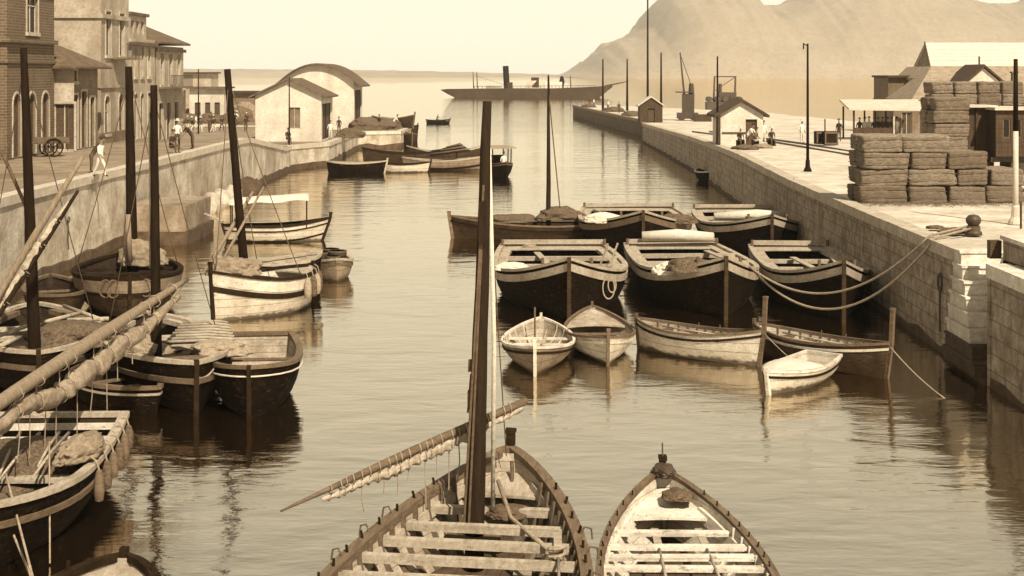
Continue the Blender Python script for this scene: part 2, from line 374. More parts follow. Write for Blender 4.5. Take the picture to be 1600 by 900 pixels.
# left side
LE = [(-19.2, 22), (-19.2, 114), (-19.3, 134), (-16.8, 141), (-17.2, 171.5), (-12.6, 174), (-12.6, 192)]
ground('ground', LE, ql, -1, 90, 'trodden earth street along the left quay', dust_l)
wall('quay_wall', LE[:2], ql, -1, 'tall pale rendered quay wall on the left, below the houses', stone_l, coping_m)
wall('quay_wall', LE[1:5], ql, -1, 'stained quay wall sloping down in front of the two gabled boat sheds', stone_l, coping_m)
wall('quay_wall', LE[4:], ql, -1, 'pale stone mole end beyond the boat sheds', stone_l, coping_m)
root = thing('landing_step', 'low stone landing block jutting from the left quay wall', 'landing', (-17.6, 79, 0))
for p in (MB().box((0, 0, 1.3), (2.9, 6.2, 1.3), j=.09).build('block', mat('damp landing stone', .2, .5, .9, bump=.8, bscale=6, stain=.6), root), MB().box((0, 0, .0), (3.2, 6.5, 1.3), j=.07).build('weedy_base', stone_dark, root)): pass
for i in range(7):
    Y = 88+i*3.4; bm = bmesh.new(); bmesh.ops.create_icosphere(bm, subdivisions=3, radius=1)
    for v in bm.verts:
        v.co += v.co*noise.noise(v.co*1.3+Vector((i*9, 0, 0)))*.35; v.co.x *= .75; v.co.y *= 1.9; v.co.z *= .85
    me = bpy.data.meshes.new('boulder'); bm.to_mesh(me); bm.free(); me.materials.append(stone_l if i < 5 else stone_dark)
    b = bpy.data.objects.new('boulder', me); COL.objects.link(b); b.location = (-18.7, Y, .2); b.rotation_euler = (0, 0, random.uniform(-.3, .3))
    tag(b, 'rounded footing boulder in the row at the foot of the left quay wall', 'boulder', 'footing boulders under the left quay wall')

# white stone steps going down towards the viewer in the gap of the right wall
st = thing('stone_steps', 'steep white limestone steps down the right quay wall', 'steps', (13.0, 44.4, 0))
for i in range(8):
    z1 = 3.36-i*.4; m_ = stone_white if i < 6 else stone_dark; y0 = -.33*(i+1)+.3; xl = -.03-.045*i
    mb = MB(); mb.box(((xl+1.2)/2, (y0+.6)/2, z1-.23), (1.2-xl, .6-y0, .34), j=.018); mb.box(((xl+1.2)/2-.02, (y0+.6)/2-.02, z1-.03), (1.24-xl, .64-y0, .07), j=.012)
    mb.build('step', m_, st)
MB().box((.5, -1.05, -.45), (1.3, 3.2, 1.2), j=.02).build('footing', stone_dark, st)
pw = thing('parapet', 'low stone parapet block behind the quay edge at the far right', 'parapet', (14.3, 40.6, 3.3))
MB().box((0, 0, .28), (1.2, 4.6, .56), j=.03).build('block', stone_r, pw); MB().box((0, 0, .61), (1.32, 4.7, .10), j=.01).build('slab', stone_white, pw)
MB().box((-.75, 2.55, .25), (.32, .3, .5)).build('post', stone_dark, pw)

# rails on the right quay
for k, (x0, x1) in enumerate(((17.6, 22.4), (19.3, 23.9))):
    pts = [(x0+(x1-x0)*0+.0, 150, qr(150)+.07), (20.5+k*1.45, 118, qr(118)+.07), (21.5+k*1.45, 95, qr(95)+.07), (22.5+k*1.45, 70, qr(70)+.07), (22.7+k*1.45, 40, qr(40)+.07)]
    mb = MB()
    for a, b in zip(pts, pts[1:]): mb.beam(a, b, .09, .14)
    tag(mb.build('rail', iron), 'iron rail let into the quay ground' if 0 else ('iron rail of the quay track nearer the water' if k == 0 else 'iron rail of the quay track nearer the station'), 'rail', 'rails of the quay track')

# ------------------------------------------------------------------ far land
def mountain():
    prof = [(880, 121), (905, 112), (930, 85), (950, 72), (975, 65), (1000, 50), (1015, 25), (1030, 5), (1050, -12), (1090, -20), (1140, -8), (1165, 0), (1178, 12), (1205, 10), (1230, 4), (1255, -6), (1330, -30), (1420, -22), (1480, 0), (1510, 10), (1560, 12), (1600, 5), (1700, -30), (1850, 20), (2000, 90), (2050, 118)]
    xs = []; 
    vs = []; fs = []; n = 300; m = 40
    for i in range(n+1):
        px = 880+(2050-880)*i/n; py = lerp_tab(prof, px)
        for j in range(m+1):
            t = j/m; Yr = 3000; Y = 2450+1200*t
            hr = za(py, Yr) if py < 119 else .5
            prof_t = math.sin(min(1, t/.46)*math.pi/2)**.75 if t <= .46 else math.cos((t-.46)/.54*math.pi/2)**.8
            hr += min(1, hr/40)*(5*noise.fractal((px*.09, 2, 0), .8, 2, 5)) if py < 119 else 0
            X = xa(px, Yr)+ (Y-Yr)*.1*(px-1300)/1000
            nz = 1-2*abs(noise.fractal((X*.005, Y*.0035, 1), .9, 2.1, 7))
            z = hr*prof_t*(1+.0*nz)+nz*16*min(1, hr/60)*math.sin(math.pi*min(1, t/.92))*(1-math.exp(-((t-.46)/.1)**2))
            vs.append((X, Y+noise.noise((X*.004, 3, t*2))*60*math.sin(math.pi*t), max(z, -.5) if j not in (0, m) else -1))
    for i in range(n):
        for j in range(m): fs.append((i*(m+1)+j, (i+1)*(m+1)+j, (i+1)*(m+1)+j+1, i*(m+1)+j+1))
    mb = MB(); mb.add(vs, fs); tag(mb.build('mountain', rock_m, smooth=True), 'pale steep headland across the bay, upper right', 'mountain', kind='structure')
    vs = []; fs = []; n = 90
    for i in range(n+1):
        px = 130+(930-130)*i/n; py = lerp_tab([(130, 104), (300, 107.5), (500, 108.5), (640, 110.5), (760, 113.5), (880, 116.5), (930, 118)], px)+noise.noise((px*.05, 0, 0))*1.1
        for j in range(9):
            t = j/8; Y = 3300+500*t; vs.append((xa(px, 3500), Y, za(py, 3500)*math.sin(math.pi*min(1, t*.9+.02)) if j else -1))
    for i in range(n):
        for j in range(8): fs.append((i*9+j, (i+1)*9+j, (i+1)*9+j+1, i*9+j+1))
    mb = MB(); mb.add(vs, fs); tag(mb.build('hills', coast_m, smooth=True), 'low strip of distant coast along the horizon, left', 'hills', kind='structure')
mountain()
hz = MB(); hz.box((0, 1700, 118), (9400, 5200, 240))
hm = bpy.data.materials.new('sea haze'); hm.use_nodes = True; hn = hm.node_tree
for x in list(hn.nodes):
    if x.type != 'OUTPUT_MATERIAL': hn.nodes.remove(x)
pv = hn.nodes.new('ShaderNodeVolumePrincipled'); pv.inputs['Color'].default_value = (1, .96, .86, 1); pv.inputs['Density'].default_value = .00012; pv.inputs['Anisotropy'].default_value = 0.0
hn.links.new(pv.outputs[0], [x for x in hn.nodes if x.type == 'OUTPUT_MATERIAL'][0].inputs['Volume'])
HAZE = True
if HAZE: tag(hz.build('haze', hm), 'thin sea haze over the bay', 'haze', kind='stuff')
S.cycles.volume_max_steps = 64

# ------------------------------------------------------------------ boats
class Boat:
    """local frame: bow at +x, z = 0 is the waterline"""
    def __init__(s, name, label, loc, yaw, L, B, zm, zb, zs, cat='boat', group=None, stern='point', tw=.7, draft=.35, floor=.12, th=.06,
                 bow=(2.2, .8), rake=.25, tm=.46, hull=None, inner=None, gun=None, gw=.12, gh=.08, gov=.03, full=.5, nt=22, ns=7, heel=0, sh=1.9, bottom=None):
        s.sh = sh; s.bottom = bottom
        s.L, s.B, s.zm, s.zb, s.zs, s.stern, s.tw, s.draft, s.floor, s.th, s.bow, s.rake, s.tm, s.full = L, B, zm, zb, zs, stern, tw, draft, floor, th, bow, rake, tm, full
        s.hull_m, s.in_m, s.gun_m = hull or hull_brown, inner or inner_pale, gun or wood_pale
        s.root = thing(name, label, cat, (loc[0], loc[1], 0), yaw, group)
        if heel: s.root.rotation_euler = (heel, 0, yaw)
        s.ts = [.5-.5*math.cos(math.pi*i/nt) for i in range(nt+1)]; s.ns = ns
        s.shell(gw, gh, gov)
    def u(s, t): return (t-s.tm)/(1-s.tm) if t > s.tm else (s.tm-t)/s.tm
    def hb(s, t):
        u = s.u(t)
        if t > s.tm or s.stern == 'point': return s.B/2*max(0, 1-u**s.bow[0])**s.bow[1]
        return s.B/2*(1-(1-s.tw)*u**2)
    def zr(s, t):
        u = s.u(t); return s.zm+((s.zb if t > s.tm else s.zs)-s.zm)*u**s.sh
    def zk(s, t):
        u = s.u(t)
        if s.stern != 'point' and t < s.tm: return -s.draft+s.draft*.5*u**2
        return -s.draft
    def f(s, t, k):
        u = s.u(t) if (t > s.tm or s.stern == 'point') else s.u(t)*.35
        return math.sin(math.pi/2*max(0, k))**(s.full+(1.15-s.full)*u**2.2)
    def P(s, t, k, side, inset=0.0, proud=0.0):
        h = max(0, s.hb(t)*s.f(t, k)-inset)+proud; z = s.zk(t)+(s.zr(t)-s.zk(t))*k
        kk = max(0, k)
        x = s.L*(t-.5)+s.rake*(kk-.6)*max(0, (t-.6)/.4)**2-(s.rake*.7*(kk-.6)*max(0, (.4-t)/.4)**2)
        return Vector((x, side*h, z))
    def k_at(s, t, z): return min(1, max(0, (z-s.zk(t))/(s.zr(t)-s.zk(t))))
    def shell(s, gw, gh, gov):
        mb = MB(); ts, ns = s.ts, s.ns; ks = [i/ns for i in range(ns+1)]
        for side in (1, -1):
            vs = [s.P(t, k, side) for t in ts for k in ks]; uv = [(t*s.L, k*(s.zr(t)+s.draft)*.5) for t in ts for k in ks]; w = ns+1
            fs = []
            for i in range(len(ts)-1):
                for j in range(ns):
                    q = (i*w+j, (i+1)*w+j, (i+1)*w+j+1, i*w+j+1); fs.append(q if side < 0 else q[::-1])
            mb.add(vs, fs, 0, uv)
        if s.stern != 'point':
            a = [s.P(0, k, 1) for k in ks]; b = [s.P(0, k, -1) for k in ks]
            vs = a+b; w = ns+1; mb.add(vs, [(j, w+j, w+j+1, j+1)[::-1] for j in range(ns)], 0, [(v.y, v.z*.5) for v in vs])
        # inside skin and bottom boards
        ti = [t for t in ts if s.hb(t) > s.th*1.6 or (s.stern != 'point' and t < s.tm)]
        if s.stern != 'point': ti[0] = s.th/s.L
        s.ti = ti; m = 5; rows = {}
        for side in (1, -1):
            vs = []; uv = []
            for t in ti:
                k0 = s.k_at(t, s.floor)
                for j in range(m+1):
                    k = k0+(1-k0)*j/m; p = s.P(t, k, side, s.th); p.z = max(p.z, s.floor); vs.append(p); uv.append((p.x, p.z*.7))
            fs = []
            for i in range(len(ti)-1):
                for j in range(m):
                    q = (i*(m+1)+j, (i+1)*(m+1)+j, (i+1)*(m+1)+j+1, i*(m+1)+j+1); fs.append(q if side > 0 else q[::-1])
            mb.add(vs, fs, 1, uv); rows[side] = [vs[i*(m+1)] for i in range(len(ti))]
            if side == 1: endA = vs
            else: endB = vs
        k = len(ti); vs = rows[1]+rows[-1]
        mb.add(vs, [(i, i+1, k+i+1, k+i)[::-1] for i in range(k-1)], 2 if s.bottom else 1, [(v.x, v.y*.8) for v in vs])
        for e in (0, k-1):                                   # close the ends of the inside
            a = endA[e*(m+1):(e+1)*(m+1)]; b = endB[e*(m+1):(e+1)*(m+1)]
            q = [(j, m+1+j, m+2+j, j+1) for j in range(m)]; mb.add(a+b, q if e == 0 else [x[::-1] for x in q], 1, [(v.y, v.z*.7) for v in a+b])
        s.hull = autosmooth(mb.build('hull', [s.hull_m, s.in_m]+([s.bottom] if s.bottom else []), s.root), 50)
        s.strip('gunwale', s.gun_m, 0, gh, gw-gov, gov, top=gh*.45)
    def strip(s, name, m, drop, h, inset, proud, top=None, sides=(1, -1), t0=0, t1=1):
        """a rail swept along both sides: 'drop' below the rim, h high"""
        for side in sides:
            vs = []; tt = [t for t in s.ts if t0 <= t <= t1]
            for t in tt:
                zt = s.zr(t)-drop+(top or 0); 
                for z in (zt-h, zt):
                    k = s.k_at(t, min(z, s.zr(t))); a = s.P(t, k, side, 0, proud); b = s.P(t, k, side, inset); a.z = b.z = z
                    if t in (0, 1) and s.hb(t) < .01: a.x += proud*(1 if t == 1 else -1)
                    vs += [a, b]
            fs = []
            for i in range(len(tt)-1):
                A, B_ = i*4, (i+1)*4         # 0 out-low 1 in-low 2 out-top 3 in-top
                for q in ((0, 2), (2, 3), (3, 1), (1, 0)):
                    f = (A+q[0], B_+q[0], B_+q[1], A+q[1]); fs.append(f if side < 0 else f[::-1])
            fs += [(0, 1, 3, 2), (len(vs)-4, len(vs)-2, len(vs)-1, len(vs)-3)]
            autosmooth(MB().add(vs, fs).build(name, m, s.root), 35)
        if s.stern != 'point' and t0 == 0:
            zt = s.zr(0)-drop+(top or 0); k = s.k_at(0, min(zt, s.zr(0))); p = s.P(0, k, 1)
            MB().box((p.x-proud/2+inset/2, 0, zt-h/2), (inset+proud+.004, 2*p.y+proud, h-.004)).build('transom_rail', m, s.root)
    def thwart(s, t, z, w=.24, h=.05, m=None, name='thwart'):
        p = s.P(t, s.k_at(t, z), 1, s.th*.6); mb = MB(); mb.box((p.x, 0, z), (w, 2*p.y, h), random.uniform(-.012, .012), j=.008); return mb.build(name, m or s.gun_m, s.root)
    def ribs(s, tl, m=None, w=.06, d=.05, each=True):
        big = MB()
        for t in tl:
            for side in (1, -1):
                mb = MB() if each else big; k0 = s.k_at(t, s.floor); ks = [k0+(1-k0)*j/5 for j in range(6)]
                for a, b in zip(ks, ks[1:]):
                    p = s.P(t, a, side, s.th+d*.4); q = s.P(t, b, side, s.th+d*.4); mb.beam(p, q, w, d, up=(0, side, 0))
                if each: mb.build('rib', m or s.gun_m, s.root)
        if not each and big.v: big.build('ribs', m or s.gun_m, s.root)
    def deck(s, t0, t1, drop, name='foredeck', m=None, camber=.06):
        tt = [t0+(t1-t0)*i/8 for i in range(9)]; mb = MB(); vs = []; N = 6
        for t in tt:
            k = s.k_at(t, s.zr(t)-drop); p = s.P(t, k, 1, s.th*.4)
            for j in range(N+1): y = p.y*(1-2*j/N); vs.append((p.x, y, s.zr(t)-drop+camber*(1-(1-2*j/N)**2)))
        n0 = len(vs); vs += [(v[0], v[1], v[2]-.05) for v in vs]
        fs = [(i*(N+1)+j, i*(N+1)+j+1, (i+1)*(N+1)+j+1, (i+1)*(N+1)+j) for i in range(8) for j in range(N)]
        for j in range(N):
            fs += [(j, n0+j, n0+j+1, j+1), (8*(N+1)+j, 8*(N+1)+j+1, n0+8*(N+1)+j+1, n0+8*(N+1)+j)]
        mb.add(vs, fs, 0, [(v[1], v[0]*.8) for v in vs]); return mb.build(name, m or s.gun_m, s.root)
    def side_deck(s, w, t0, t1, drop=.02, m=None, name='side_deck'):
        for side in (1, -1):
            vs = []; tt = [t0+(t1-t0)*i/12 for i in range(13)]
            for t in tt:
                p = s.P(t, 1, side, s.th*.3); yi = side*max(.02, abs(p.y)-w)
                vs += [(p.x, p.y, p.z-drop), (p.x, yi, p.z-drop+.02), (p.x, yi, p.z-drop-.12), ]
            fs = []
            for i in range(12):
                for a, b in ((0, 1), (1, 2)):
                    f = (i*3+a, (i+1)*3+a, (i+1)*3+b, i*3+b); fs.append(f if side < 0 else f[::-1])
            MB().add(vs, fs).build(name, m or s.gun_m, s.root)
    def stem(s, m=None, w=.12, d=.16, up=.25, name='stem_post', lean=0):
        pts = [s.P(1, k, 1)+Vector((d*.2, 0, 0)) for k in (0, .3, .6, .85, 1)]; e = pts[-1]; pts.append(e+Vector((s.rake*.25*up+lean, 0, up)))
        mb = MB()
        for i, (a, b) in enumerate(zip(pts, pts[1:])): mb.beam(a, b+(b-a).normalized()*.01, w, d, up=(1, 0, 0))
        if up > .12: p = pts[-1]; mb.box((p.x, 0, p.z), (d*1.15, w*1.25, .07), j=.01)
        return mb.build(name, m or s.gun_m, s.root)
    def sternpost(s, m=None, w=.1, d=.12, up=.15):
        pts = [s.P(0, k, 1)-Vector((d*.2, 0, 0)) for k in (0, .3, .6, .85, 1)]; pts.append(pts[-1]+Vector((0, 0, up))); mb = MB()
        for a, b in zip(pts, pts[1:]): mb.beam(a, b, w, d, up=(1, 0, 0))
        return mb.build('sternpost', m or s.gun_m, s.root)
    def pins(s, tl, h=.16, r=.018, m=None, sides=(1, -1)):
        for t in tl:
            for side in sides:
                p = s.P(t, 1, side, .04); MB().tube([p-Vector((0, 0, .02)), p+Vector((random.uniform(-.03, .03), side*random.uniform(-.02, .05), h))], r, 6).build('thole_pin', m or wood_mid, s.root)
    def mast(s, x, y, z0, top, r0, r1, m=None, name='mast'):
        """top: offset of the mast head from its foot, local"""
        a = Vector((x, y, z0)); b = a+Vector(top); n = 10
        return MB().tube([a.lerp(b, i/n)+Vector((random.uniform(-.008, .008), random.uniform(-.008, .008), 0)) for i in range(n+1)], [r0+(r1-r0)*(i/n)**1.3 for i in range(n+1)], 12).build(name, m or wood_spar, s.root, smooth=True)
    def loc(s, p):
        a = s.root.rotation_euler.z; return Vector((p[0]-s.root.location.x, p[1]-s.root.location.y, p[2] if len(p) > 2 else 0)) @ Matrix.Rotation(a, 3, 'Z')
    def world(s, p):
        return s.root.location+Matrix.Rotation(s.root.rotation_euler.z, 3, 'Z') @ Vector(p)
def by_bow(px, py, yaw, L, z=0.0):
    """centre of a boat whose bow shows at that pixel at height z"""
    x, y = at(px, py, z); return (x-math.cos(yaw)*L/2, y-math.sin(yaw)*L/2)
def net_heap(name, c, d, label, m=None, cat='net', seed=0, rz=0):
    """a slumped heap with folds; nets and ropes get strands lying over them"""
    m = m or net_m; bm = bmesh.new(); bmesh.ops.create_icosphere(bm, subdivisions=5, radius=1); o_ = Vector((seed*7.3, seed*1.7, 0)); cloth = m in (canvas, sacking, sail_cloth)
    for v in bm.verts:
        q = v.co.copy(); n = noise.fractal(q*1.1+o_, 1, 2, 3); wv = noise.noise(q*1.3+o_*2)
        fold = 1-abs(noise.noise(Vector((q.x*2.2+wv*2.2, q.y*5.5+wv*1.5, q.z*2))+o_))*2.2
        fine = noise.noise(q*13+o_)
        v.co *= 1+.28*n+(.13 if cloth else .06)*fold+(.015 if cloth else .05)*fine
        spread = 1+.35*max(0, -q.z); v.co.x *= d[0]*spread; v.co.y *= d[1]*spread; v.co.z *= d[2]*.8
        if v.co.z < -.3*d[2]: v.co.z = -.3*d[2]
    me = bpy.data.meshes.new(name); bm.to_mesh(me); bm.free(); me.materials.append(m)
    me.polygons.foreach_set('use_smooth', [True]*len(me.polygons))
    o = bpy.data.objects.new(name, me); COL.objects.link(o); o.location = (c[0], c[1], c[2]+.3*d[2]); o.rotation_euler = (0, 0, rz); return tag(o, label, cat)
def furled(pts, radii, seed=0, n=60):
    """lumpy roll of cloth along a polyline: returns (points, radii)"""
    P = []; Rr = []
    L = len(pts)-1
    for i in range(n+1):
        t = i/n*L; a = min(int(t), L-1); f = t-a; p = Vector(pts[a]).lerp(Vector(pts[a+1]), f); r = radii[a]+(radii[a+1]-radii[a])*f
        q = noise.noise((i*.45+seed*5, seed, 0)); P.append(p+Vector((0, 0, -r*.5*noise.noise((i*.3, seed+3, 0))))); Rr.append(max(.012, r*(1+.55*q)))
    return P, Rr
def yard(name, label, p0, p1, r0, rm, r1, sail=None, m=None, cat='yard', ties=10, lines=(), drop=.2, srad=.13, s0=.05, s1=.97):
    """spar with its sail furled below it; ties and reef lines are parts"""
    p0, p1 = Vector(p0), Vector(p1); root = thing(name, label, cat, p0); d = p1-p0; n = 14
    rr = [(r0+(rm-r0)*math.sin(min(1, i/n*2)*math.pi/2) if i < n/2 else rm+(r1-rm)*((i/n-.5)*2)**1.4) for i in range(n+1)]
    MB().tube([d*(i/n)+Vector((0, 0, .05*math.sin(math.pi*i/n)*d.length*.06)) for i in range(n+1)], rr, 10).build('spar', m or wood_spar, root, smooth=True)
    if sail:
        down = Vector((0, 0, -drop)); rnd = random.Random(len(label)); ax = d.normalized(); sx = ax.cross(Vector((0, 0, 1))).normalized(); sz = sx.cross(ax)
        tt = [] if not ties else sorted(s0+.03+(s1-s0-.06)*min(.99, max(0, (i+.5+rnd.uniform(-.3, .3))/ties)) for i in range(ties))
        N, K = 150, 20; vs = []; cen = []
        for i in range(N+1):
            u = i/N; t = s0+(s1-s0)*u; env = max(.12, math.sin(math.pi*min(.97, u*.9+.06))**.55)
            cinch = 1-.38*max([math.exp(-((t-q)/(.012))**2) for q in tt]+[0])
            c = d*t+down*(.55+.65*math.sin(math.pi*t)+.35*noise.noise((u*7, len(label), 0))); cen.append((t, c, srad*env))
            for k in range(K):
                a = 2*math.pi*k/K; fold = abs(noise.noise((math.cos(a)*2.1+u*3, math.sin(a)*2.1, u*9)))*1.1+.35*noise.noise((math.cos(a)*1.2, math.sin(a)*1.2, u*22))
                r = srad*env*cinch*(.72+.6*fold); vs.append(c+sx*math.cos(a)*r+sz*math.sin(a)*r*1.25)
        fs = [(i*K+k, i*K+(k+1) % K, (i+1)*K+(k+1) % K, (i+1)*K+k) for i in range(N) for k in range(K)]+[tuple(range(K))[::-1], tuple(N*K+k for k in range(K))]
        MB().add(vs, fs).build('furled_sail', sail, root, smooth=True)
        for q in tt:
            t, c, r = min(cen, key=lambda e: abs(e[0]-q)); mb = MB(); top = d*t
            mb.tube([c+sx*math.cos(a)*r*.8+sz*math.sin(a)*r*1.0+ax*.02*a for a in [k*math.pi/6 for k in range(13)]], .011, 5)
            rs = rm+.008; mb.tube([top+sx*math.cos(a)*rs+sz*math.sin(a)*rs+ax*.015*a for a in [k*math.pi/6 for k in range(13)]], .011, 5)
            mb.tube([c+sz*r, c.lerp(top, .5)+sx*.01, top-sz*rs], .012, 5); mb.build('sail_tie', rope_m, root)
        for t, l in lines:
            c = d*t-Vector((0, 0, drop*.9)); MB().tube([c, c-Vector((random.uniform(-.03, .03), 0, l*.5)), c-Vector((random.uniform(-.04, .04), 0, l))], .011, 5).build('reef_line', rope_m, root)
    return root
# ---- right hand lighters
def lighter(label, px, py, zb, yawd, L, B, strake=wood_pale, deck=wood_pale, zm=1.2, hold=(.2, .82), beams=(.35, .55), name='lighter', gear=True, hullm=None):
    a = R(-90+yawd); c = by_bow(px, py, a, L, zb)
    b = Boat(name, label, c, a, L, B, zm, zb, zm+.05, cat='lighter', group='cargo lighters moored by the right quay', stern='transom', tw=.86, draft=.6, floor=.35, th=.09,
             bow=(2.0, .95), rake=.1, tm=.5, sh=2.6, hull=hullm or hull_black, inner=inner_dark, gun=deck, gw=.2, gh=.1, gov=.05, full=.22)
    b.strip('rubbing_strake', strake, .16, .26, .02, .05)
    b.side_deck(.5, .06, hold[1], .06, deck); b.deck(hold[1], .985, .07, 'foredeck', deck, .05); b.deck(.012, .1, .05, 'aft_deck', deck, .02)
    for t in beams: b.thwart(t, zm-.02, .26, .16, deck, 'hold_beam')
    b.ribs([.16, .24, .32, .4, .48, .56, .64, .72], wood_mid, .1, .09)
    b.stem(hull_brown, .13, .17, .04)
    b.thwart(.012+.02, zm+.22, .1, .14, deck, 'stern_rail')
    for side in (1, -1):
        for t in (.9, .05):
            p = b.P(t, 1, side, .1); MB().tube([p, p+Vector((0, 0, .3))], .06, 8).build('mooring_post', wood_mid, b.root)
    return b
LT = []
LT.append(lighter('black cargo lighter, leftmost of the front row, ladder lying in its open hold', 889, 404, 2.15, 1, 12.4, 5.05))
LT.append(lighter('black cargo lighter in the middle of the front row, net heaped on its left bow', 1134, 402, 2.15, 3, 12.4, 4.5, beams=(.3, .5, .66)))
LT.append(lighter('black cargo lighter of the front row that lies nearest the quay wall', 1318, 408, 2.1, -1.5, 12.4, 3.75, beams=(.4, .6)))
LT.append(lighter('dark lighter of the second row, its high bow above the middle hulls', 1005, 330, 2.1, -1, 12, 5.6, beams=(.5,), strake=wood_mid))
LT.append(lighter('dark lighter of the second row, next to the quay, pale planks on deck', 1206, 336, 2.0, 0, 12, 5.2, beams=(.4, .6)))
# ladder in the first, net heaps on decks, planks
def in_boat(o, b, p, rz=0):
    o.location = b.world(p); o.rotation_euler = (0, 0, rz); return o
ld = thing('ladder', 'short wooden ladder leaning in the leftmost front lighter', 'ladder', LT[0].world((1.4, 1.1, .4)), R(20))
for dx in (0, .4): MB().beam((dx, 0, 0), (dx+.5, -.4, 1.75), .06).build('rail', wood_pale, ld)
for i in range(5): t = .15+i*.18; MB().beam((.5*t, -.4*t, 1.75*t), (.4+.5*t, -.4*t, 1.75*t), .04).build('rung', wood_pale, ld)
net_heap('net_heap', LT[1].world((4.6, -1.0, 1.5)), (.75, .55, .4), 'heap of brown net on the bow of the middle front lighter', cat='net heap', seed=1)
net_heap('net_heap', LT[1].world((3.6, -1.6, 1.25)), (.5, .4, .35), 'smaller pale heap of sacking behind the net of the middle front lighter', canvas, 'sacking', 2)
net_heap('sacking', LT[0].world((1.8, -1.9, 1.2)), (.6, .35, .25), 'pale sacking on the side deck of the leftmost front lighter', canvas, 'sacking', 4)
tag(MB().tube([LT[1].world((-5.4, -1.3, 1.65)), LT[1].world((-5.3, 0.2, 1.7)), LT[1].world((-5.4, 1.7, 1.6))], [.2, .26, .2], 10).build('canvas_roll', canvas, smooth=True), 'pale canvas roll across the stern of the middle front lighter', 'canvas roll')
tag(MB().tube([LT[4].world((.4, -1.9, 1.4)), LT[4].world((.5, 0.2, 1.5)), LT[4].world((.2, 2.0, 1.4))], [.2, .28, .2], 10).build('canvas_roll', canvas, smooth=True), 'pale canvas roll lying across the second row lighter next to the quay', 'canvas roll')
net_heap('net_heap', LT[3].world((3.4, 1.9, 1.3)), (.8, .5, .4), 'rolled net on the right bow of the high bowed second row lighter', cat='net heap', seed=5)
net_heap('sacking', LT[3].world((3.6, -1.7, 1.35)), (.9, .45, .4), 'pale sacking on the left deck of the high bowed second row lighter', canvas, 'sacking', 6)
for i, (bt, x0, y0, x1, y1, lab) in enumerate(((3, -2, -2, 2.2, -1.1, 'long pole lying on the high bowed second row lighter'), (4, -1, -1.6, 2.4, .9, 'long pole lying on the second row lighter next to the quay'), (2, -2, 1.1, 2.0, .7, 'loose plank laid over the hold of the lighter nearest the quay'), (0, -2.6, -.8, 1.2, -.5, 'loose plank laid over the hold of the leftmost front lighter'))):
    b = LT[bt]; m = MB()
    if 'pole' in lab: m.tube([b.world((x0, y0, 1.42)), b.world((x1, y1, 1.46))], [.07, .05], 8); tag(m.build('pole', wood_pale, smooth=True), lab, 'pole')
    else: m.beam(b.world((x0, y0, 1.33)), b.world((x1, y1, 1.33)), .26, .05); tag(m.build('plank', wood_pale), lab, 'plank')
# low dark sailing lighter with bare mast behind
b = Boat('sailing_barge', 'low dark sailing barge with a thin bare mast, behind the lighters', (xa(850, 79), 79, 0), R(178), 9.5, 3.2, .75, 1.15, 1.05, cat='barge', stern='point', draft=.5, floor=.2, hull=hull_brown, inner=inner_dark, gun=wood_mid, gw=.18, bow=(2.4, .9))
b.strip('rubbing_strake', wood_dark, .2, .12, .02, .05); b.deck(.6, .97, .1, 'foredeck', wood_mid); b.deck(.03, .3, .1, 'aft_deck', wood_mid)
b.stem(wood_mid, .14, .18, .2); b.sternpost(wood_mid)
f = b.loc((xa(857, 79), 79, .5)); hd = b.loc((xa(857, 79)+.0, 79, za(118, 79)))
b.mast(f.x, f.y, .5, hd-f, .13, .05)
rope('stay', sag((xa(858, 79), 79, za(150, 79)), (xa(876, 79), 78.6, 1.15), .1, 8), .035, rope_dark, 'dark shroud hanging from the thin bare mast', 'shroud')
net_heap('sail_bundle', (xa(875, 79), 79, 1.0), (1.1, .7, .55), 'dark sail bundle on the deck of the low sailing barge', net_m, 'sail bundle', 8)
net_heap('net_heap', (xa(800, 79), 79, .85), (1.2, .6, .35), 'brown nets spread on the left end of the low sailing barge', net_m, 'net heap', 9)

# ---- rowing boats in front of the lighters
def rowboat(label, px, py, yawd, L, B, zm, zb, zs, hull, inner, gun, stern='point', strake=None, thw=(.3, .5, .68), stem_up=.22, deck=None, z=0.0, bow=(2.1, .82), rake=.2, pins=(.4, .58), ribs=0, tw=.7, heel=0, name='rowing_boat', sdk=.1):
    a = R(-90+yawd); c = by_bow(px, py, a, L, z)
    b = Boat(name, label, c, a, L, B, zm, zb, zs, cat='rowing boat', group='open rowing boats', stern=stern, tw=tw, draft=.22, floor=.08, th=.045, bow=bow, rake=rake, hull=hull, inner=inner, gun=gun, gw=.09, gh=.07, gov=.03, full=.55, heel=heel)
    if strake: b.strip('rubbing_strake', strake, .13, .07, .01, .03)
    for t in thw: b.thwart(t, zm-.13, .22, .045, gun)
    if ribs: b.ribs([.12+.76*i/(ribs-1) for i in range(ribs)], gun, .045, .035, each=True)
    b.stem(gun, .09, .12, stem_up)
    if stern == 'point': b.sternpost(gun, .08, .1, .14)
    if deck: b.deck(deck, .97, sdk, 'foredeck', gun, .04)
    b.pins(pins, .12, .014); return b
RB = []
RB.append(rowboat('pale round rowing boat at the left end of the front row, grey below', 836, 588, -3, 5.0, 2.15, .58, .82, .85, hull_grey, inner_pale, white_paint, strake=wood_dark, ribs=10))
RB.append(rowboat('white bowed rowing boat with decked far end, right of the round pale boat', 950, 572, 2, 5.2, 2.15, .6, .85, .95, hull_white, inner_pale, wood_mid, strake=white_paint, ribs=0, thw=(.48, .66)))
RB[1].deck(.03, .3, .1, 'aft_deck', inner_pale)
RB.append(rowboat('long white rowing boat with tall stem and a dark rim, seen from its side', 1189, 572, 50, 4.35, 1.5, .78, 1.05, .95, hull_white, inner_pale, wood_mid, strake=wood_dark, stem_up=.95, ribs=12, thw=(.2, .38, .55, .72)))
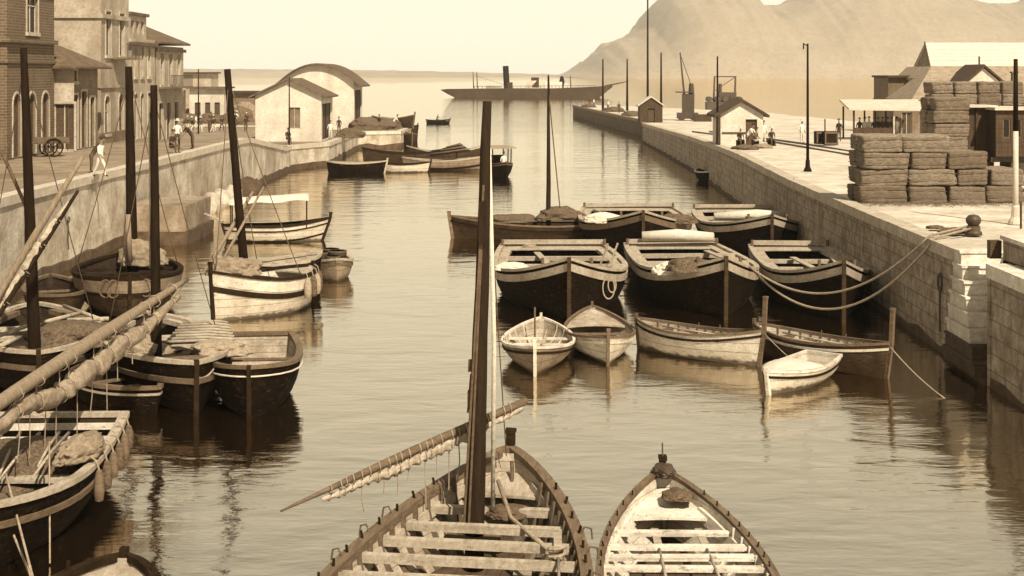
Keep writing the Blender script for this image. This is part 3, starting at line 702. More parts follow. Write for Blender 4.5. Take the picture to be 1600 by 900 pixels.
RB.append(rowboat('dark rowing boat with a tall thin stem, nearest the steps', 1388, 592, 40, 4.8, 1.5, .78, 1.0, .95, hull_brown, inner_white, wood_mid, strake=white_paint, stem_up=.95, ribs=12, thw=(.2, .36, .52, .7)))
RB.append(rowboat('small white dinghy half covered by a canvas, tilting by the dark rowing boat', 1200, 617, -37, 3.3, 1.45, .52, .64, .62, hull_white, inner_white, white_paint, stern='transom', strake=wood_dark, thw=(.35,), stem_up=.05, pins=(), tw=.75, name='dinghy'))
# canvas over the dinghy
b = RB[4]; vs = []; fs = []
for i in range(13):
    t = .42+.56*i/12
    for j in range(9):
        s_ = -1+j/4; p = b.P(t, 1, 1, -.02); vs.append((p.x, p.y*s_, p.z+.05+.18*(1-s_*s_)*math.sin(math.pi*min(1, i/12+.12))*(1+.3*noise.noise((i*.8, j*.8, 2)))))
for i in range(12):
    for j in range(8): fs.append((i*9+j, i*9+j+1, (i+1)*9+j+1, (i+1)*9+j)[::-1])
cv = MB().add(vs, fs).build('boat_cover', canvas, smooth=True); cv.location = b.root.location; cv.rotation_euler = b.root.rotation_euler
cv.modifiers.new('cloth', 'SOLIDIFY').thickness = .015
tag(cv, 'pale canvas cover stretched over the bow of the small white dinghy', 'boat cover')
# oars lying in the rowing boats
def oar(p0, p1, label, group='oars lying in the rowing boats'):
    p0, p1 = Vector(p0), Vector(p1); r = thing('oar', label, 'oar', p0, 0, group); d = p1-p0
    MB().tube([d*0, d*.72], [.022, .026], 7).build('shaft', wood_pale, r, smooth=True)
    MB().beam(d*.715, d, .13, .025).build('blade', wood_pale, r)
for i, lab in ((0, 'oar lying along the round pale rowing boat'), (2, 'oar lying in the long white rowing boat'), (3, 'oar lying in the dark rowing boat nearest the steps')):
    b = RB[i]; oar(b.world((-b.L*.33, .25, .68+.06)), b.world((b.L*.25, .18, .7)), lab)
    if i: oar(b.world((-b.L*.36, -.3, .74)), b.world((b.L*.22, -.22, .7)), 'second '+lab)
for px, py, lab in ((846, 505, 'upright stick standing in the round pale rowing boat'),):
    b = RB[0]; p = b.world((-1.35, -.15, .1)); tag(MB().tube([p, p+Vector((0, 0, 1.25))], .03, 7).build('stick', wood_mid), lab, 'stick')
rope('mooring_line', sag(RB[3].world((2.4, 0, .95)), (RB[3].world((2.9, 0, 0)).x+.55, RB[3].world((2.9, 0, 0)).y-2.2, -.02), .1, 8), .018, rope_m, 'thin mooring line from the dark rowing boat into the water near the steps', 'mooring line')
rope('mooring_line', sag(RB[2].world((2.3, 0, .95)), RB[4].world((-.6, .4, .1)), .1, 10), .014, rope_m, 'thin line from the tall stem of the long white rowing boat', 'mooring line')

# ---- hawsers from the quay bollard to the lighters
def bollard(p, label):
    b = thing('bollard', label, 'bollard', p); b.scale = (.78, .78, .78)
    MB().lathe([(.36, 0), (.34, .14), (.2, .18), (.18, .34), (.22, .4), (.29, .5), (.31, .6), (.29, .7), (.2, .8), (.02, .84)], n=16).build('post', iron, b, smooth=True)
    mb = MB()
    for k in range(4): mb.tube([(.25*math.cos(a), .25*math.sin(a), .16+.06*k+.01*math.sin(a)) for a in [q*math.pi/8 for q in range(17)]], .035, 6)
    mb.build('rope_turns', rope_dark, b); return b
bx, by = at(1521, 366, 3.35); bollard((bx, by, 3.33), 'round headed iron bollard at the top of the white steps')
net_heap('rope_coil', (*at(1487, 364, 3.35), 3.34), (.42, .25, .16), 'heap of dark rope beside the round headed bollard', rope_dark, 'rope heap', 3)
net_heap('rope_coil', (*at(1462, 357, 3.35), 3.34), (.3, .22, .1), 'small loop of rope left of the dark rope heap', rope_dark, 'rope heap', 12)
e = LT[1].P(.86, 1, 1, 0, .05); A = LT[1].world((e.x, e.y, e.z))
ed = Vector((*at(1453, 368, 3.42), 3.42))
h1 = sag(A, ed, 1.35, 22)+[Vector((bx-.2, by, 3.6))]; h2 = sag(A+Vector((.15, -.1, -.15)), ed+Vector((.03, -.5, -.02)), 1.75, 22)+[Vector((bx-.15, by-.2, 3.55))]
rope('hawser', h1, .04, rope_m, 'upper of two thick hawsers sagging from the bollard to the lighters', 'hawser', 'hawsers')
rope('hawser', h2, .04, rope_m, 'lower of two thick hawsers sagging from the bollard to the lighters', 'hawser', 'hawsers')
rope('mooring_line', sag((*at(1240, 278, 3.4), 3.4), LT[4].world((3.0, 2.3, 1.35)), .5, 12), .03, rope_m, 'rope from the foot of the lamp pole down to the second row lighter', 'mooring line')
ph = LT[0].P(.84, .9, 1, 0, .12); o = LT[0].world(ph)
for k, (dx, dz, r_) in enumerate(((0, -.45, .3), (.12, -.35, .2))):
    rope('rope_loop', [o+Vector((dx+r_*.7*math.sin(a), -.12, dz+r_*1.3*math.cos(a))) for a in [q*math.pi/9 for q in range(19)]], .028, rope_m, ('larger' if k == 0 else 'smaller')+' rope loop hanging off the right bow of the leftmost front lighter', 'rope loop')

# ---- foreground felucca with its mast, and the white open boat beside it
fy = R(90-8); fb = by_bow(796, 702, fy, 13, 1.62)
F1 = Boat('felucca', 'large open felucca with mast and crosswise beams, in the foreground', fb, fy, 13, 4.1, 1.0, 1.62, 1.5, cat='felucca', stern='point', draft=.5, floor=.22, th=.11, bow=(2.0, .8), rake=.3, hull=hull_brown, inner=inner_pale, gun=wood_mid, gw=.2, gh=.12, gov=.06, full=.42, nt=34, bottom=bilge)
F1.strip('rubbing_strake', wood_dark, .2, .1, .02, .06)
for i, t in enumerate((.845, .775, .715, .655, .59, .53)): F1.thwart(t, .95+.2*F1.u(t)**2, .15, .13, wood_pale, 'thwart')
F1.deck(.9, .975, .32, 'foredeck', wood_pale, .03)
F1.ribs([.47+.03*i for i in range(15)], wood_mid, .1, .07)
F1.strip('stringer', wood_pale, .2, .16, .17, -.1, t0=.3, t1=.93)
F1.stem(wood_dark, .15, .2, .3)
F1.pins([.5+.045*i for i in range(9)], .17, .022, wood_dark)
for i, (t, s_) in enumerate(((.7, 1), (.76, 1), (.66, -1), (.72, -1), (.58, -1), (.62, 1))):
    p = F1.P(t, 1, s_, .05); a0 = random.uniform(.3, .9)
    MB().tube([p+Vector((.0, 0, 0)), p+Vector((.06, s_*.1, .16)), p+Vector((.12, s_*.2, .12)), p+Vector((.1, s_*.22, -.04))], .016, 6).build('oar_grommet', rope_dark, F1.root)
mf = F1.loc((xa(740, 25.6), 25.6, .3)); mh = F1.loc((xa(761, 25.6), 25.6, za(158, 25.6)))
F1.mast(mf.x, mf.y, .24, Vector((mh.x-mf.x, mh.y-mf.y, mh.z-.24)), .165, .075, wood_spar)
p = Vector((mf.x, mf.y, .95)); MB().box((p.x, p.y, .72), (.5, .9, .2), j=.02).build('mast_partner', wood_mid, F1.root)
for k, (dx, dz) in enumerate(((-.02, 5.4), (.01, 6.4))): pass
for k in range(2):   # halyards along the mast
    t0, t1 = mf+Vector((-.2, .05+.08*k, 1.0-mf.z)), mf.lerp(mh, .72+.1*k)+Vector((-.12, .0, 0)); MB().tube([t0, t0.lerp(t1, .5), t1], .022, 6).build('halyard', rope_dark, F1.root)
for k, (t_, q_) in enumerate(((.93, (6.1, 0, 1.6)),)):
    a_ = mf.lerp(mh, t_); MB().tube([a_, a_.lerp(Vector(q_), .5)-Vector((0, 0, .05)), Vector(q_)], .011, 5).build('stay', rope_dark, F1.root)
t1 = mf.lerp(mh, .74)
MB().beam(t1+Vector((-.16, 0, -.35)), t1+Vector((-.13, 0, .35)), .1, .14).build('mast_block', wood_spar, F1.root)
hx = [Vector((xa(770, 26.0), 26.0, 1.1)), Vector((xa(772, 26), 26.0, 4.0)), Vector((xa(764, 25.7), 25.7, za(232, 25.7)))]
rope('halyard', hx, .042, canvas, 'pale halyard running down the right side of the tall foreground mast', 'halyard')
yd = yard('yard', 'lowered yard with furled sail slung on the tall foreground mast', (xa(823, 26.6), 26.6, za(626, 26.6)), (xa(438, 24.9), 24.9, za(799, 24.9)), .065, .075, .016, sail_cloth, wood_mid, ties=24, drop=.135, srad=.1, s0=.02, s1=.84,
          lines=[(.25, .55), (.29, .75), (.33, .8), (.38, .45), (.43, .9), (.5, .35), (.54, .5), (.6, .35), (.68, .5)])
tk = MB()
for a, b_ in (((xa(742, 25.5), 25.5, 3.9), (xa(741, 25.8), 25.9, 2.85)), ((xa(736, 25.5), 25.5, 3.5), (xa(731, 25.8), 25.8, 2.8))): tk.tube([a, b_], .02, 6)
tk.box((xa(737, 25.6), 25.6, 3.05), (.14, .14, .28), j=.02); tk.box((xa(737, 25.6), 25.6, 3.62), (.1, .1, .2), j=.02)
tag(tk.build('pulley_tackle', rope_dark), 'dark pulley tackle holding the lowered yard at the tall mast', 'tackle')
# gear inside the felucca
pr = [F1.world((5.1, 0, 1.35)), F1.world((4.2, -.35, .98)), F1.world((3.4, -.7, 1.02)), F1.world((2.4, -1.25, 1.0))]
rope('bow_rope', [Vector(p)+Vector((0, 0, .06)) for p in pr], .04, rope_m, 'thick pale rope led from the felucca bow over its beams', 'rope')
rope('chain', sag(F1.world((6.1, -.1, 1.5)), F1.world((4.6, -.3, .95)), .35, 12, .02), .035, rope_dark, 'dark anchor chain hanging inside the felucca bow', 'chain')
net_heap('rope_coil', F1.world((4.55, -.25, .98)), (.35, .3, .16), 'tangle of dark rope inside the felucca bow', rope_dark, 'rope heap', 21)
bk = thing('windlass_post', 'upright wooden bitt with rope turns inside the felucca', 'bitt', F1.world((2.15, -1.35, .3)))
MB().box((0, 0, .4), (.2, .2, .85), j=.02).build('post', wood_mid, bk); MB().tube([(.13*math.cos(a), .13*math.sin(a), .5+a*.018) for a in [q*math.pi/5 for q in range(41)]], .025, 6).build('rope_turns', rope_m, bk)
for i, (x0, y0, x1, y1) in enumerate(((-.6, -1.0, 3.9, -.6), (-.9, -.2, 2.6, .25), (-.6, .7, 2.9, .95), (-1.2, 1.3, 1.6, 1.15))):
    tag(MB().beam(F1.world((x0, y0, .3)), F1.world((x1, y1, .3)), .3, .05).build('bottom_board', wood_pale), 'loose pale board lying in the bottom of the foreground felucca', 'board', 'loose boards in the felucca')
oar(F1.world((-1, -1.75, 1.02)), F1.world((3.2, -1.25, 1.12)), 'long oar laid over the beams on the right side of the foreground felucca')
# white open boat
F2y = R(89); F2 = Boat('open_boat', 'white open boat with dark roped rim beside the foreground felucca', by_bow(1036, 737, F2y, 9, 1.15), F2y, 9, 2.74, .74, 1.15, 1.0, cat='open boat', stern='point', draft=.35, floor=.14, th=.08, bow=(2.0, .82), rake=.25, hull=hull_grey, inner=inner_white, gun=wood_mid, gw=.13, gh=.1, gov=.05, full=.45, nt=30, bottom=bilge)
F2.strip('rubbing_strake', wood_dark, .16, .08, .02, .04); F2.strip('stringer', white_paint, .16, .2, .14, -.07, t0=.1, t1=.9)
for t in (.745, .66, .60, .54): F2.thwart(t, .7, .2, .06, white_paint)
F2.deck(.83, .965, .22, 'foredeck', white_paint, .03)
F2.ribs([.5+.045*i for i in range(6)], white_paint, .06, .05); F2.stem(wood_dark, .12, .18, .22)
F2.pins([.52+.05*i for i in range(8)], .13, .014, wood_dark)
p = F2.P(1, 1, 1); MB().tube([p+Vector((0, 0, .2)), p+Vector((.05, 0, .5))], .014, 6).build('iron_spike', iron, F2.root)
net_heap('rope_coil', F2.world((3.55, -.18, .94)), (.24, .32, .12), 'coil of dark rope on the bow of the white open boat', rope_dark, 'rope heap', 31)
net_heap('anchor_gear', F2.world((4.45, 0, 1.12)), (.2, .34, .16), 'dark tangle of chain at the stem of the white open boat', iron, 'chain heap', 32)
for k, (y0, y1) in enumerate(((.35, .3), (-.5, -.45))): oar(F2.world((-1.2, y0, .78)), F2.world((2.6, y1, .66)), ('left' if k == 0 else 'right')+' hand oar laid lengthwise in the white open boat')
# rim at bottom left
F3y = R(88); F3 = Boat('open_boat', 'open boat at the bottom left corner, only its rounded pale bow in view', by_bow(192, 870, F3y, 7, .85), F3y, 7, 2.75, .66, .85, .9, cat='open boat', stern='point', draft=.3, floor=.12, th=.07, bow=(2.0, .62), rake=.1, hull=hull_black, inner=inner_pale, gun=wood_dark, gw=.17, gh=.12, gov=.06, full=.45, nt=30)
F3.deck(.8, .975, .12, 'foredeck', wood_pale, .05); F3.thwart(.7, .6, .24, .06); F3.stem(wood_dark, .12, .16, .12); F3.pins([.9], .2, .03, wood_dark)

# ---- left hand boats
# stern-to boat with gear and fenders, lower left
L8y = R(-88); L8 = Boat('fishing_boat', 'dark fishing boat with white transom rail and hanging fenders, lower left', (-9.55, 28.7), L8y, 7.4, 3.3, 1.08, 1.35, 1.3, cat='fishing boat', stern='transom', tw=.93, draft=.45, floor=.3, th=.1, bow=(2.2, .7), rake=.15, hull=hull_black, inner=inner_dark, gun=wood_pale, gw=.2, gh=.1, gov=.06, full=.35)
L8.strip('rubbing_strake', wood_mid, .3, .12, .02, .06); L8.stem(wood_dark, .14, .18, .2)
for z, x in ((1.08, .16), (.82, .2)):
    p = L8.P(.02, L8.k_at(.02, z), 1, .1); MB().box((p.x+x-.1, 0, z), (.07, 2*p.y, .13), j=.006).build('transom_board', white_paint, L8.root)
L8.thwart(.12, .85, .5, .08, wood_pale, 'stern_bench'); L8.thwart(.5, .9, .3, .08); L8.deck(.72, .97, .1, 'foredeck', wood_mid)
net_heap('net_heap', L8.world((-1.2, -.1, .7)), (1.2, 1.1, .55), 'tangled nets and lines heaped in the lower left fishing boat', cat='net heap', seed=41)
net_heap('sail_bundle', L8.world((-.6, 1.35, 1.2)), (.7, .32, .34), 'pale sail bundle thrown over the side of the lower left fishing boat', sacking, 'sail bundle', 42, rz=R(80))
for i in range(7):
    a = L8.world((-2.3+random.uniform(-.2, .6), -1.3+i*.35, 1.15+random.uniform(0, .2))); b_ = L8.world((.6+random.uniform(-.5, .9), -.9+i*.3+random.uniform(-.3, .3), 1.15+random.uniform(-.1, .2)))
    tag(MB().tube([a, a.lerp(b_, .5)+Vector((0, 0, .05)), b_], [.035, .03, .022], 7).build('pole', wood_pale, smooth=True), 'thin bare pole lying on the nets of the lower left fishing boat', 'pole', 'poles in the lower left fishing boat')
def fender(p, h, r, label, group, m=None):
    f_ = thing('fender', label, 'fender', p, 0, group)
    MB().lathe([(.01, -h), (r*.8, -h*.95), (r, -h*.7), (r*.95, -h*.3), (r*.5, -.02), (.02, 0)], n=10).build('pad', m or net_m, f_, smooth=True)
    MB().tube([(0, 0, -.01), (-.05, .0, .16), (-.16, 0, .24)], .018, 5).build('lanyard', rope_m, f_)
for i, t in enumerate((.07, .14, .22, .3, .38, .47)):
    p = L8.P(t, .96, 1, 0, .12); fender(L8.world(p), .5+.12*random.random(), .1, 'worn fender in the row along the side of the lower left fishing boat', 'fenders of the lower left fishing boat', [net_m, wood_mid][i % 2])

def felucca(label, px, py, z, yawd, L, B, zm, zb, zs, hull, inner, gun, **k):
    a = R(-90+yawd); c = by_bow(px, py, a, L, z)
    kw = dict(cat='fishing boat', stern='point', draft=.4, floor=.3, th=.08, bow=(2.1, .78), rake=.15, gw=.18, gh=.1, gov=.05, full=.4); kw.update(k)
    return Boat('fishing_boat', label, c, a, L, B, zm, zb, zs, hull=hull, inner=inner, gun=gun, **kw)
# L7 bluff dark boat
L7 = felucca('small bluff dark boat with pale inside and a white rope round its rim', 389, 573, 1.3, 6, 5.2, 2.35, 1.1, 1.3, 1.25, hull_black, inner_pale, wood_mid, stern='transom', tw=.72, bow=(2.6, .7))
L7.thwart(.3, .8, .3); L7.thwart(.62, .85, .26); L7.stem(wood_dark, .1, .12, .04); L7.deck(.8, .97, .12, 'foredeck', wood_mid)
rp = [L7.world(L7.P(t, .86, 1, 0, .05)) for t in (.35, .5, .65, .78, .88, .95, .985, 1)]+[L7.world(L7.P(t, .86, -1, 0, .05)) for t in (.985, .95, .88, .78, .65, .5)]
rope('rim_rope', rp, .022, canvas, 'white rope slung round the rim of the small bluff dark boat', 'rope')
# L5 big dark one with gear
L5 = felucca('dark felucca with coiled gear and oars on deck, moored beside the bluff boat', 306, 566, 1.35, 22, 8.2, 3.3, 1.22, 1.35, 1.4, hull_black, inner_dark, wood_pale, gw=.24)
L5.strip('rubbing_strake', wood_mid, .4, .14, .02, .07); L5.side_deck(.4, .1, .85, .04, wood_pale); L5.deck(.8, .97, .1, 'foredeck', wood_mid); L5.thwart(.35, 1.1, .3, .1); L5.thwart(.55, 1.1, .3, .1); L5.stem(wood_dark, .12, .14, .06)
L6 = felucca('dark felucca at the left edge with nets around the foot of its mast', 60, 553, 1.3, 18, 8.5, 3.6, 1.2, 1.35, 1.4, hull_black, inner_dark, wood_pale, gw=.2)
L6.strip('rubbing_strake', wood_mid, .35, .14, .02, .07); L6.side_deck(.45, .1, .85, .04, wood_mid); L6.deck(.78, .97, .1, 'foredeck', wood_mid); L6.thwart(.35, 1.1, .3, .1); L6.thwart(.55, 1.1, .3, .1); L6.stem(wood_dark, .12, .14, .06)
L4 = felucca('moored fishing boat with rope rings on its broad pale bow, under the left wall', 203, 434, 1.5, 15, 7.5, 3.9, 1.3, 1.5, 1.5, hull_brown, inner_dark, wood_dark, gw=.2)
L4.strip('upper_strake', hull_grey, .12, .42, .02, .03); L4.strip('rubbing_strake', wood_dark, .54, .12, .02, .06); L4.deck(.78, .97, .1, 'foredeck', wood_mid); L4.stem(wood_dark, .12, .14, .15); L4.thwart(.5, 1.15, .3, .1); L4.thwart(.3, 1.15, .3, .1)
for k in range(4):
    s_ = (-1, -1, 1, 1)[k]; pc = L4.world(L4.P(.955-.035*(k % 2), .8, s_, 0, .09)); rr = .3
    rope('rope_ring', [pc+Vector((rr*.75*math.cos(a), -.03, rr*math.sin(a))) for a in [q*math.pi/9 for q in range(19)]], .03, rope_dark, 'dark rope ring hung on the broad bow under the left wall', 'rope ring', 'rope rings on the bow under the left wall')
L2 = felucca('white hulled felucca with a dark band and leaning mast, left of the channel', 332, 424, 1.72, -36, 4.9, 2.6, 1.3, 1.72, 1.45, hull_white, inner_white, wood_dark, stern='point', gw=.16, bow=(2.3, .8))
L2.strip('dark_band', wood_dark, .5, .2, .02, .03); L2.strip('upper_strake', white_paint, .1, .34, .02, .02); L2.deck(.66, .97, .12, 'foredeck', wood_pale, .1); L2.deck(.03, .2, .1, 'aft_deck', wood_pale); L2.stem(wood_dark, .1, .12, .3); L2.sternpost(wood_dark)
L2.thwart(.35, 1.1, .3, .1); L2.thwart(.5, 1.1, .3, .1)
for i, t in enumerate((.1, .18, .26, .34)):
    p = L2.P(t, .97, 1 if L2.world((0, 1, 0)).y < L2.root.location.y else -1, 0, .13); fender(L2.world(p), .75, .14, 'long fender hanging at the stern of the white hulled felucca', 'fenders of the white hulled felucca', [net_m, rope_m][i % 2])
def left_mast(b, pxb, Y, z0, pxt, pyt, r0, r1, m=None):
    f_ = b.loc((xa(pxb, Y), Y, z0)); h = b.loc((xa(pxt, Y), Y, za(pyt, Y))); b.mast(f_.x, f_.y, z0, h-f_, r0, r1, m or mast_black)
left_mast(L6, 56, 40.5, .4, 37, 75, .17, .09)
left_mast(L5, 245, 39.8, .4, 240, 133, .14, .09)
left_mast(L4, 208, 57.5, .4, 201, 104, .22, .13)
left_mast(L2, 386, 54.9, .4, 355, 108, .17, .12)
tag(MB().tube([(xa(203, 56.2), 56.2, 1.55), (xa(200, 56.2), 56.2, za(335, 56.2))], [.1, .09], 9).build('pole', wood_spar_pale, smooth=True), 'pale upright pole standing against the thick mast under the left wall', 'pole')
for a, b_, r_, lab in (((320, 425, 53.5), (395, 300, 56), .09, 'pale spar leaning against the mast of the white hulled felucca'), ((338, 425, 53.4), (412, 292, 55.6), .06, 'thinner pale spar beside the one leaning on the white hulled felucca')):
    tag(MB().tube([(xa(a[0], a[2]), a[2], za(a[1], a[2])), (xa(b_[0], b_[2]), b_[2], za(b_[1], b_[2]))], [r_, r_*.6], 8).build('spar', wood_spar_pale, smooth=True), lab, 'spar')
net_heap('canvas_bundle', L2.world((1.3, -.2, 1.5)), (.9, .6, .5), 'pale canvas bundle on the foredeck of the white hulled felucca', sacking, 'canvas bundle', 51)
net_heap('canvas_bundle', (xa(222, 57), 57, 1.4), (.8, .5, .75), 'pale canvas bundle behind the thick mast under the left wall', sacking, 'canvas bundle', 52)
net_heap('net_heap', (xa(120, 42), 42, 1.15), (1.3, 1.0, .5), 'brown nets heaped on deck between the two dark feluccas at left', net_m, 'net heap', 53)
net_heap('net_heap', (xa(215, 40), 40, 1.2), (.7, .5, .45), 'pale crumpled sacking before the thin mast of the gear laden felucca', sacking, 'sacking', 54)
net_heap('net_heap', (xa(345, 40.2), 40.2, 1.15), (.7, .6, .35), 'pale coiled rope and cloth on the bow of the gear laden felucca', rope_m, 'rope heap', 55)
for i in range(8):
    Y = 40.6+i*.45; z = 1.38
    tag(MB().tube([(xa(258+i*4, Y), Y, z), (xa(320+i*3, Y), Y, z+.05), (xa(372-i*2, Y), Y-.2, z+.04)], [.05, .045, .035], 7).build('pole', wood_pale, smooth=True), 'bare pole in the row laid over the gear laden felucca', 'pole', 'poles on the gear laden felucca')
for i, (x0, y0, x1, y1) in enumerate(((70, 503, 130, 488), (105, 500, 170, 498), (0, 524, 40, 510), (100, 478, 160, 500), (0, 540, 30, 528))):
    p = at(x0, y0, 1.5); q = at(x1, y1, 1.5); tag(MB().tube([(*p, 1.5), (*q, 1.5)], .06, 8).build('pole', wood_pale, smooth=True), 'loose pale spar lying on the dark felucca at the left edge', 'pole', 'spars on the left edge felucca')
# small laden boat behind, and the white awning boat
L3 = felucca('small pale boat piled with dark baskets, behind the white hulled felucca', 527, 441, .0, 14, 3.6, 1.75, .72, .95, .85, hull_grey, inner_dark, wood_pale, stern='transom', tw=.7, floor=.15)
L3.strip('rubbing_strake', wood_mid, .15, .1, .01, .04); L3.thwart(.5, .6)
for i, (x, y, s_) in enumerate(((-1.0, .1, .34), (-.35, -.3, .3), (.3, .2, .38), (.95, -.05, .28), (-.2, .4, .26), (.75, .35, .22))):
    o = L3.world((x, y, .55)); bk = tag(MB().lathe([(s_*.7, 0), (s_, s_*1.3), (s_*1.08, s_*1.5), (s_*.9, s_*1.5), (s_*.75, s_*.6), (.02, s_*.55)], n=12).build('basket', net_m, smooth=True), 'dark basket piled in the small pale boat', 'basket', 'baskets in the small pale boat'); bk.location = o
La = R(7); L1 = Boat('awning_boat', 'white passenger boat shaded by a pale flat awning', (xa(428, 77), 77.6, 0), La, 5.0, 1.7, .8, 1.15, .85, cat='boat', stern='point', draft=.3, floor=.2, bow=(2.6, .8), rake=.5, hull=hull_white, inner=inner_pale, gun=wood_dark, gw=.12, gh=.12)
L1.strip('rubbing_strake', wood_dark, .22, .07, .01, .04); L1.strip('waterline_band', wood_dark, .72, .1, .01, .015); L1.stem(wood_dark, .1, .16, .25); L1.sternpost(wood_dark, up=.1)
for t in (.25, .4, .55, .7): L1.thwart(t, .68)
for x, zt in ((-2.2, 2.05), (1.55, 2.25)):
    for s_ in (1, -1): MB().tube([(x, s_*.62, .7), (x, s_*.66, zt)], .03, 7).build('awning_post', wood_dark, L1.root)
vs = []
for i in range(13):
    for j in range(7): x = -2.3+3.95*i/12; s_ = -1+j/3; vs.append((x, s_*.85, 2.05+.2*i/12+.16*(1-s_*s_)-.05*math.sin(i*1.1)*abs(s_)-(.12 if abs(s_) == 1 else 0)))
aw = MB().add(vs, [(i*7+j, (i+1)*7+j, (i+1)*7+j+1, i*7+j+1) for i in range(12) for j in range(6)]).build('awning', canvas, L1.root, smooth=True); aw.modifiers.new('cloth', 'SOLIDIFY').thickness = .02
MB().tube([(-2.6, .2, 1.0), (-3.6, .9, 1.35)], .05, 7).build('tiller', wood_pale, L1.root)

# yards over the left boats
yard('yard', 'long yard with a furled sail slanting over the left foreground boats', (xa(-75, 25.5), 25.5, za(680, 25.5)), (xa(292, 40), 40, za(437, 40)), .13, .14, .06, sail_old, wood_spar_pale, ties=11, drop=.46, srad=.2, s0=.02, s1=.95,
     lines=[(.2, .9), (.24, 1.0), (.3, 1.7), (.34, 1.9), (.42, 1.5), (.48, 1.3), (.55, 1.9), (.6, .8), (.68, .7), (.75, .6)])
yard('yard', 'pale spar slanting up across the dark mast at the left edge', (xa(-25, 39.5), 39.5, za(500, 39.5)), (xa(131, 39.9), 39.9, za(243, 39.9)), .07, .1, .05, None, wood_spar_pale)
yard('yard', 'second, lower spar with cloth beneath the one crossing the left edge mast', (xa(-20, 39.1), 39.1, za(520, 39.1)), (xa(122, 39.5), 39.5, za(298, 39.5)), .06, .09, .04, sail_cloth, wood_spar, ties=4, drop=-.12, srad=.1, s0=.1, s1=.9)
for i, (a, b_, r_, lab) in enumerate((((2, 235, 42), (40, 322, 42), .05, 'dark block and tackle line at the left edge mast'), ((-2, 780, 27), (50, 905, 25.4), .022, 'thin slanting line at the bottom left corner, left of two'), ((9, 740, 27), (52, 905, 25), .022, 'thin slanting line at the bottom left corner, right of two'), ((77, 690, 28), (78, 880, 26.5), .016, 'thin line hanging down before the lower left fishing boat'), ((290, 440, 40), (250, 490, 39.8), .022, 'line from the yard tip to the thin mast'), ((40, 205, 41), (40, 400, 41), .03, 'rope running beside the dark mast at the left edge'), ((233, 150, 39.9), (234, 420, 39.9), .018, 'halyard running beside the thin mast of the gear laden felucca'))):
    rope('line', sag((xa(a[0], a[2]), a[2], za(a[1], a[2])), (xa(b_[0], b_[2]), b_[2], za(b_[1], b_[2])), .0, 6), r_, rope_m if r_ < .03 else rope_dark, lab, 'line')
pc = [L5.world(L5.P(1, .8, 1)), L7.world(L7.P(.8, .95, -1))]
rope('mooring_line', sag(pc[0], pc[1], .12, 10), .025, rope_m, 'slack line joining the gear laden felucca to the bluff boat', 'mooring line')

# shrouds and stays of the left masts, more small craft among them
def shroud(b, pxm, Y, pym, pts, r, lab, m=None):
    for q in pts: rope('stay', sag((xa(pxm, Y), Y, za(pym, Y)), b.world(q), .12, 8), r, m or rope_dark, lab, 'stay', lab+' group')
shroud(L2, 357, 54.9, 125, [(2.3, 0, 1.75), (-.6, 1.2, 1.4), (-.9, -1.2, 1.4)], .018, 'thin stay of the leaning mast on the white hulled felucca')
shroud(L4, 203, 57.5, 120, [(-1.2, 1.8, 1.4), (-1.2, -1.8, 1.4), (-3.4, 0, 1.5)], .02, 'thin stay of the thick mast under the left wall')
shroud(L5, 240, 39.8, 150, [(-1.0, 1.5, 1.3), (-1.0, -1.5, 1.3)], .014, 'thin stay of the slender mast on the gear laden felucca')
shroud(L6, 39, 40.5, 95, [(.2, 1.6, 1.3), (-.8, -1.6, 1.3), (-3.6, 0, 1.4)], .014, 'thin stay of the mast at the left edge')
SK = felucca('small dark skiff squeezed before the gear laden felucca, its rim worn pale', 246, 606, .7, 42, 4.2, 1.6, .6, .72, .7, hull_black, inner_dark, wood_mid, floor=.1)
SK.strip('rubbing_strake', wood_pale, .14, .06, .02, .03); SK.thwart(.4, .5, .2); SK.thwart(.65, .5, .2)
SK2 = felucca('low dark boat lying between the wall and the feluccas, far left', 95, 468, .8, 20, 6, 2.2, .75, .95, .9, hull_brown, inner_dark, wood_mid, floor=.15)
SK2.thwart(.4, .6, .25); SK2.thwart(.6, .6, .25)
SK3 = felucca('dark hulled boat lying close behind the white hulled felucca', 352, 410, 1.3, -44, 4.6, 2.0, 1.1, 1.35, 1.3, hull_black, inner_pale, wood_pale)
SK3.thwart(.35, .95, .25); SK3.thwart(.6, .95, .25)
for i, (k_, x, y, s_, lab) in enumerate(((0, 4.9, .2, .3, 'rope coil on the foredeck of the leftmost front lighter'), (0, -5.6, -1.0, .3, 'rope coil on the stern of the leftmost front lighter'), (1, 4.9, .4, .28, 'rope coil on the foredeck of the middle front lighter'), (2, 4.9, -.2, .28, 'rope coil on the foredeck of the lighter nearest the quay'), (3, 4.6, .1, .32, 'rope coil on the foredeck of the high bowed second row lighter'), (4, 4.6, -.3, .3, 'rope coil on the foredeck of the second row lighter next to the quay'))):
    b = LT[k_]; c = b.world((x, y, b.zr(x/b.L+.5)-.02)); mb = MB()
    for q in range(3): mb.tube([(c.x+(s_-.05*q)*math.cos(a), c.y+(s_-.05*q)*math.sin(a), c.z+.04*q+.01*math.sin(3*a)) for a in [j*math.pi/9 for j in range(19)]], .03, 6)
    tag(mb.build('rope_coil', rope_m, smooth=True), lab, 'rope coil')
for i, (k_, x, y, dx, lab) in enumerate(((1, -2.5, .9, 3.2, 'loose plank laid lengthwise over the hold of the middle front lighter'), (2, -1.0, -.6, 3.6, 'second loose plank over the hold of the lighter nearest the quay'), (3, -1.5, .8, 3.4, 'loose plank over the hold of the high bowed second row lighter'), (4, -3.0, -.8, 3.0, 'loose plank over the hold of the second row lighter next to the quay'))):
    b = LT[k_]; tag(MB().beam(b.world((x, y, 1.36)), b.world((x+dx, y+.3, 1.36)), .24, .05).build('plank', wood_pale), lab, 'plank')
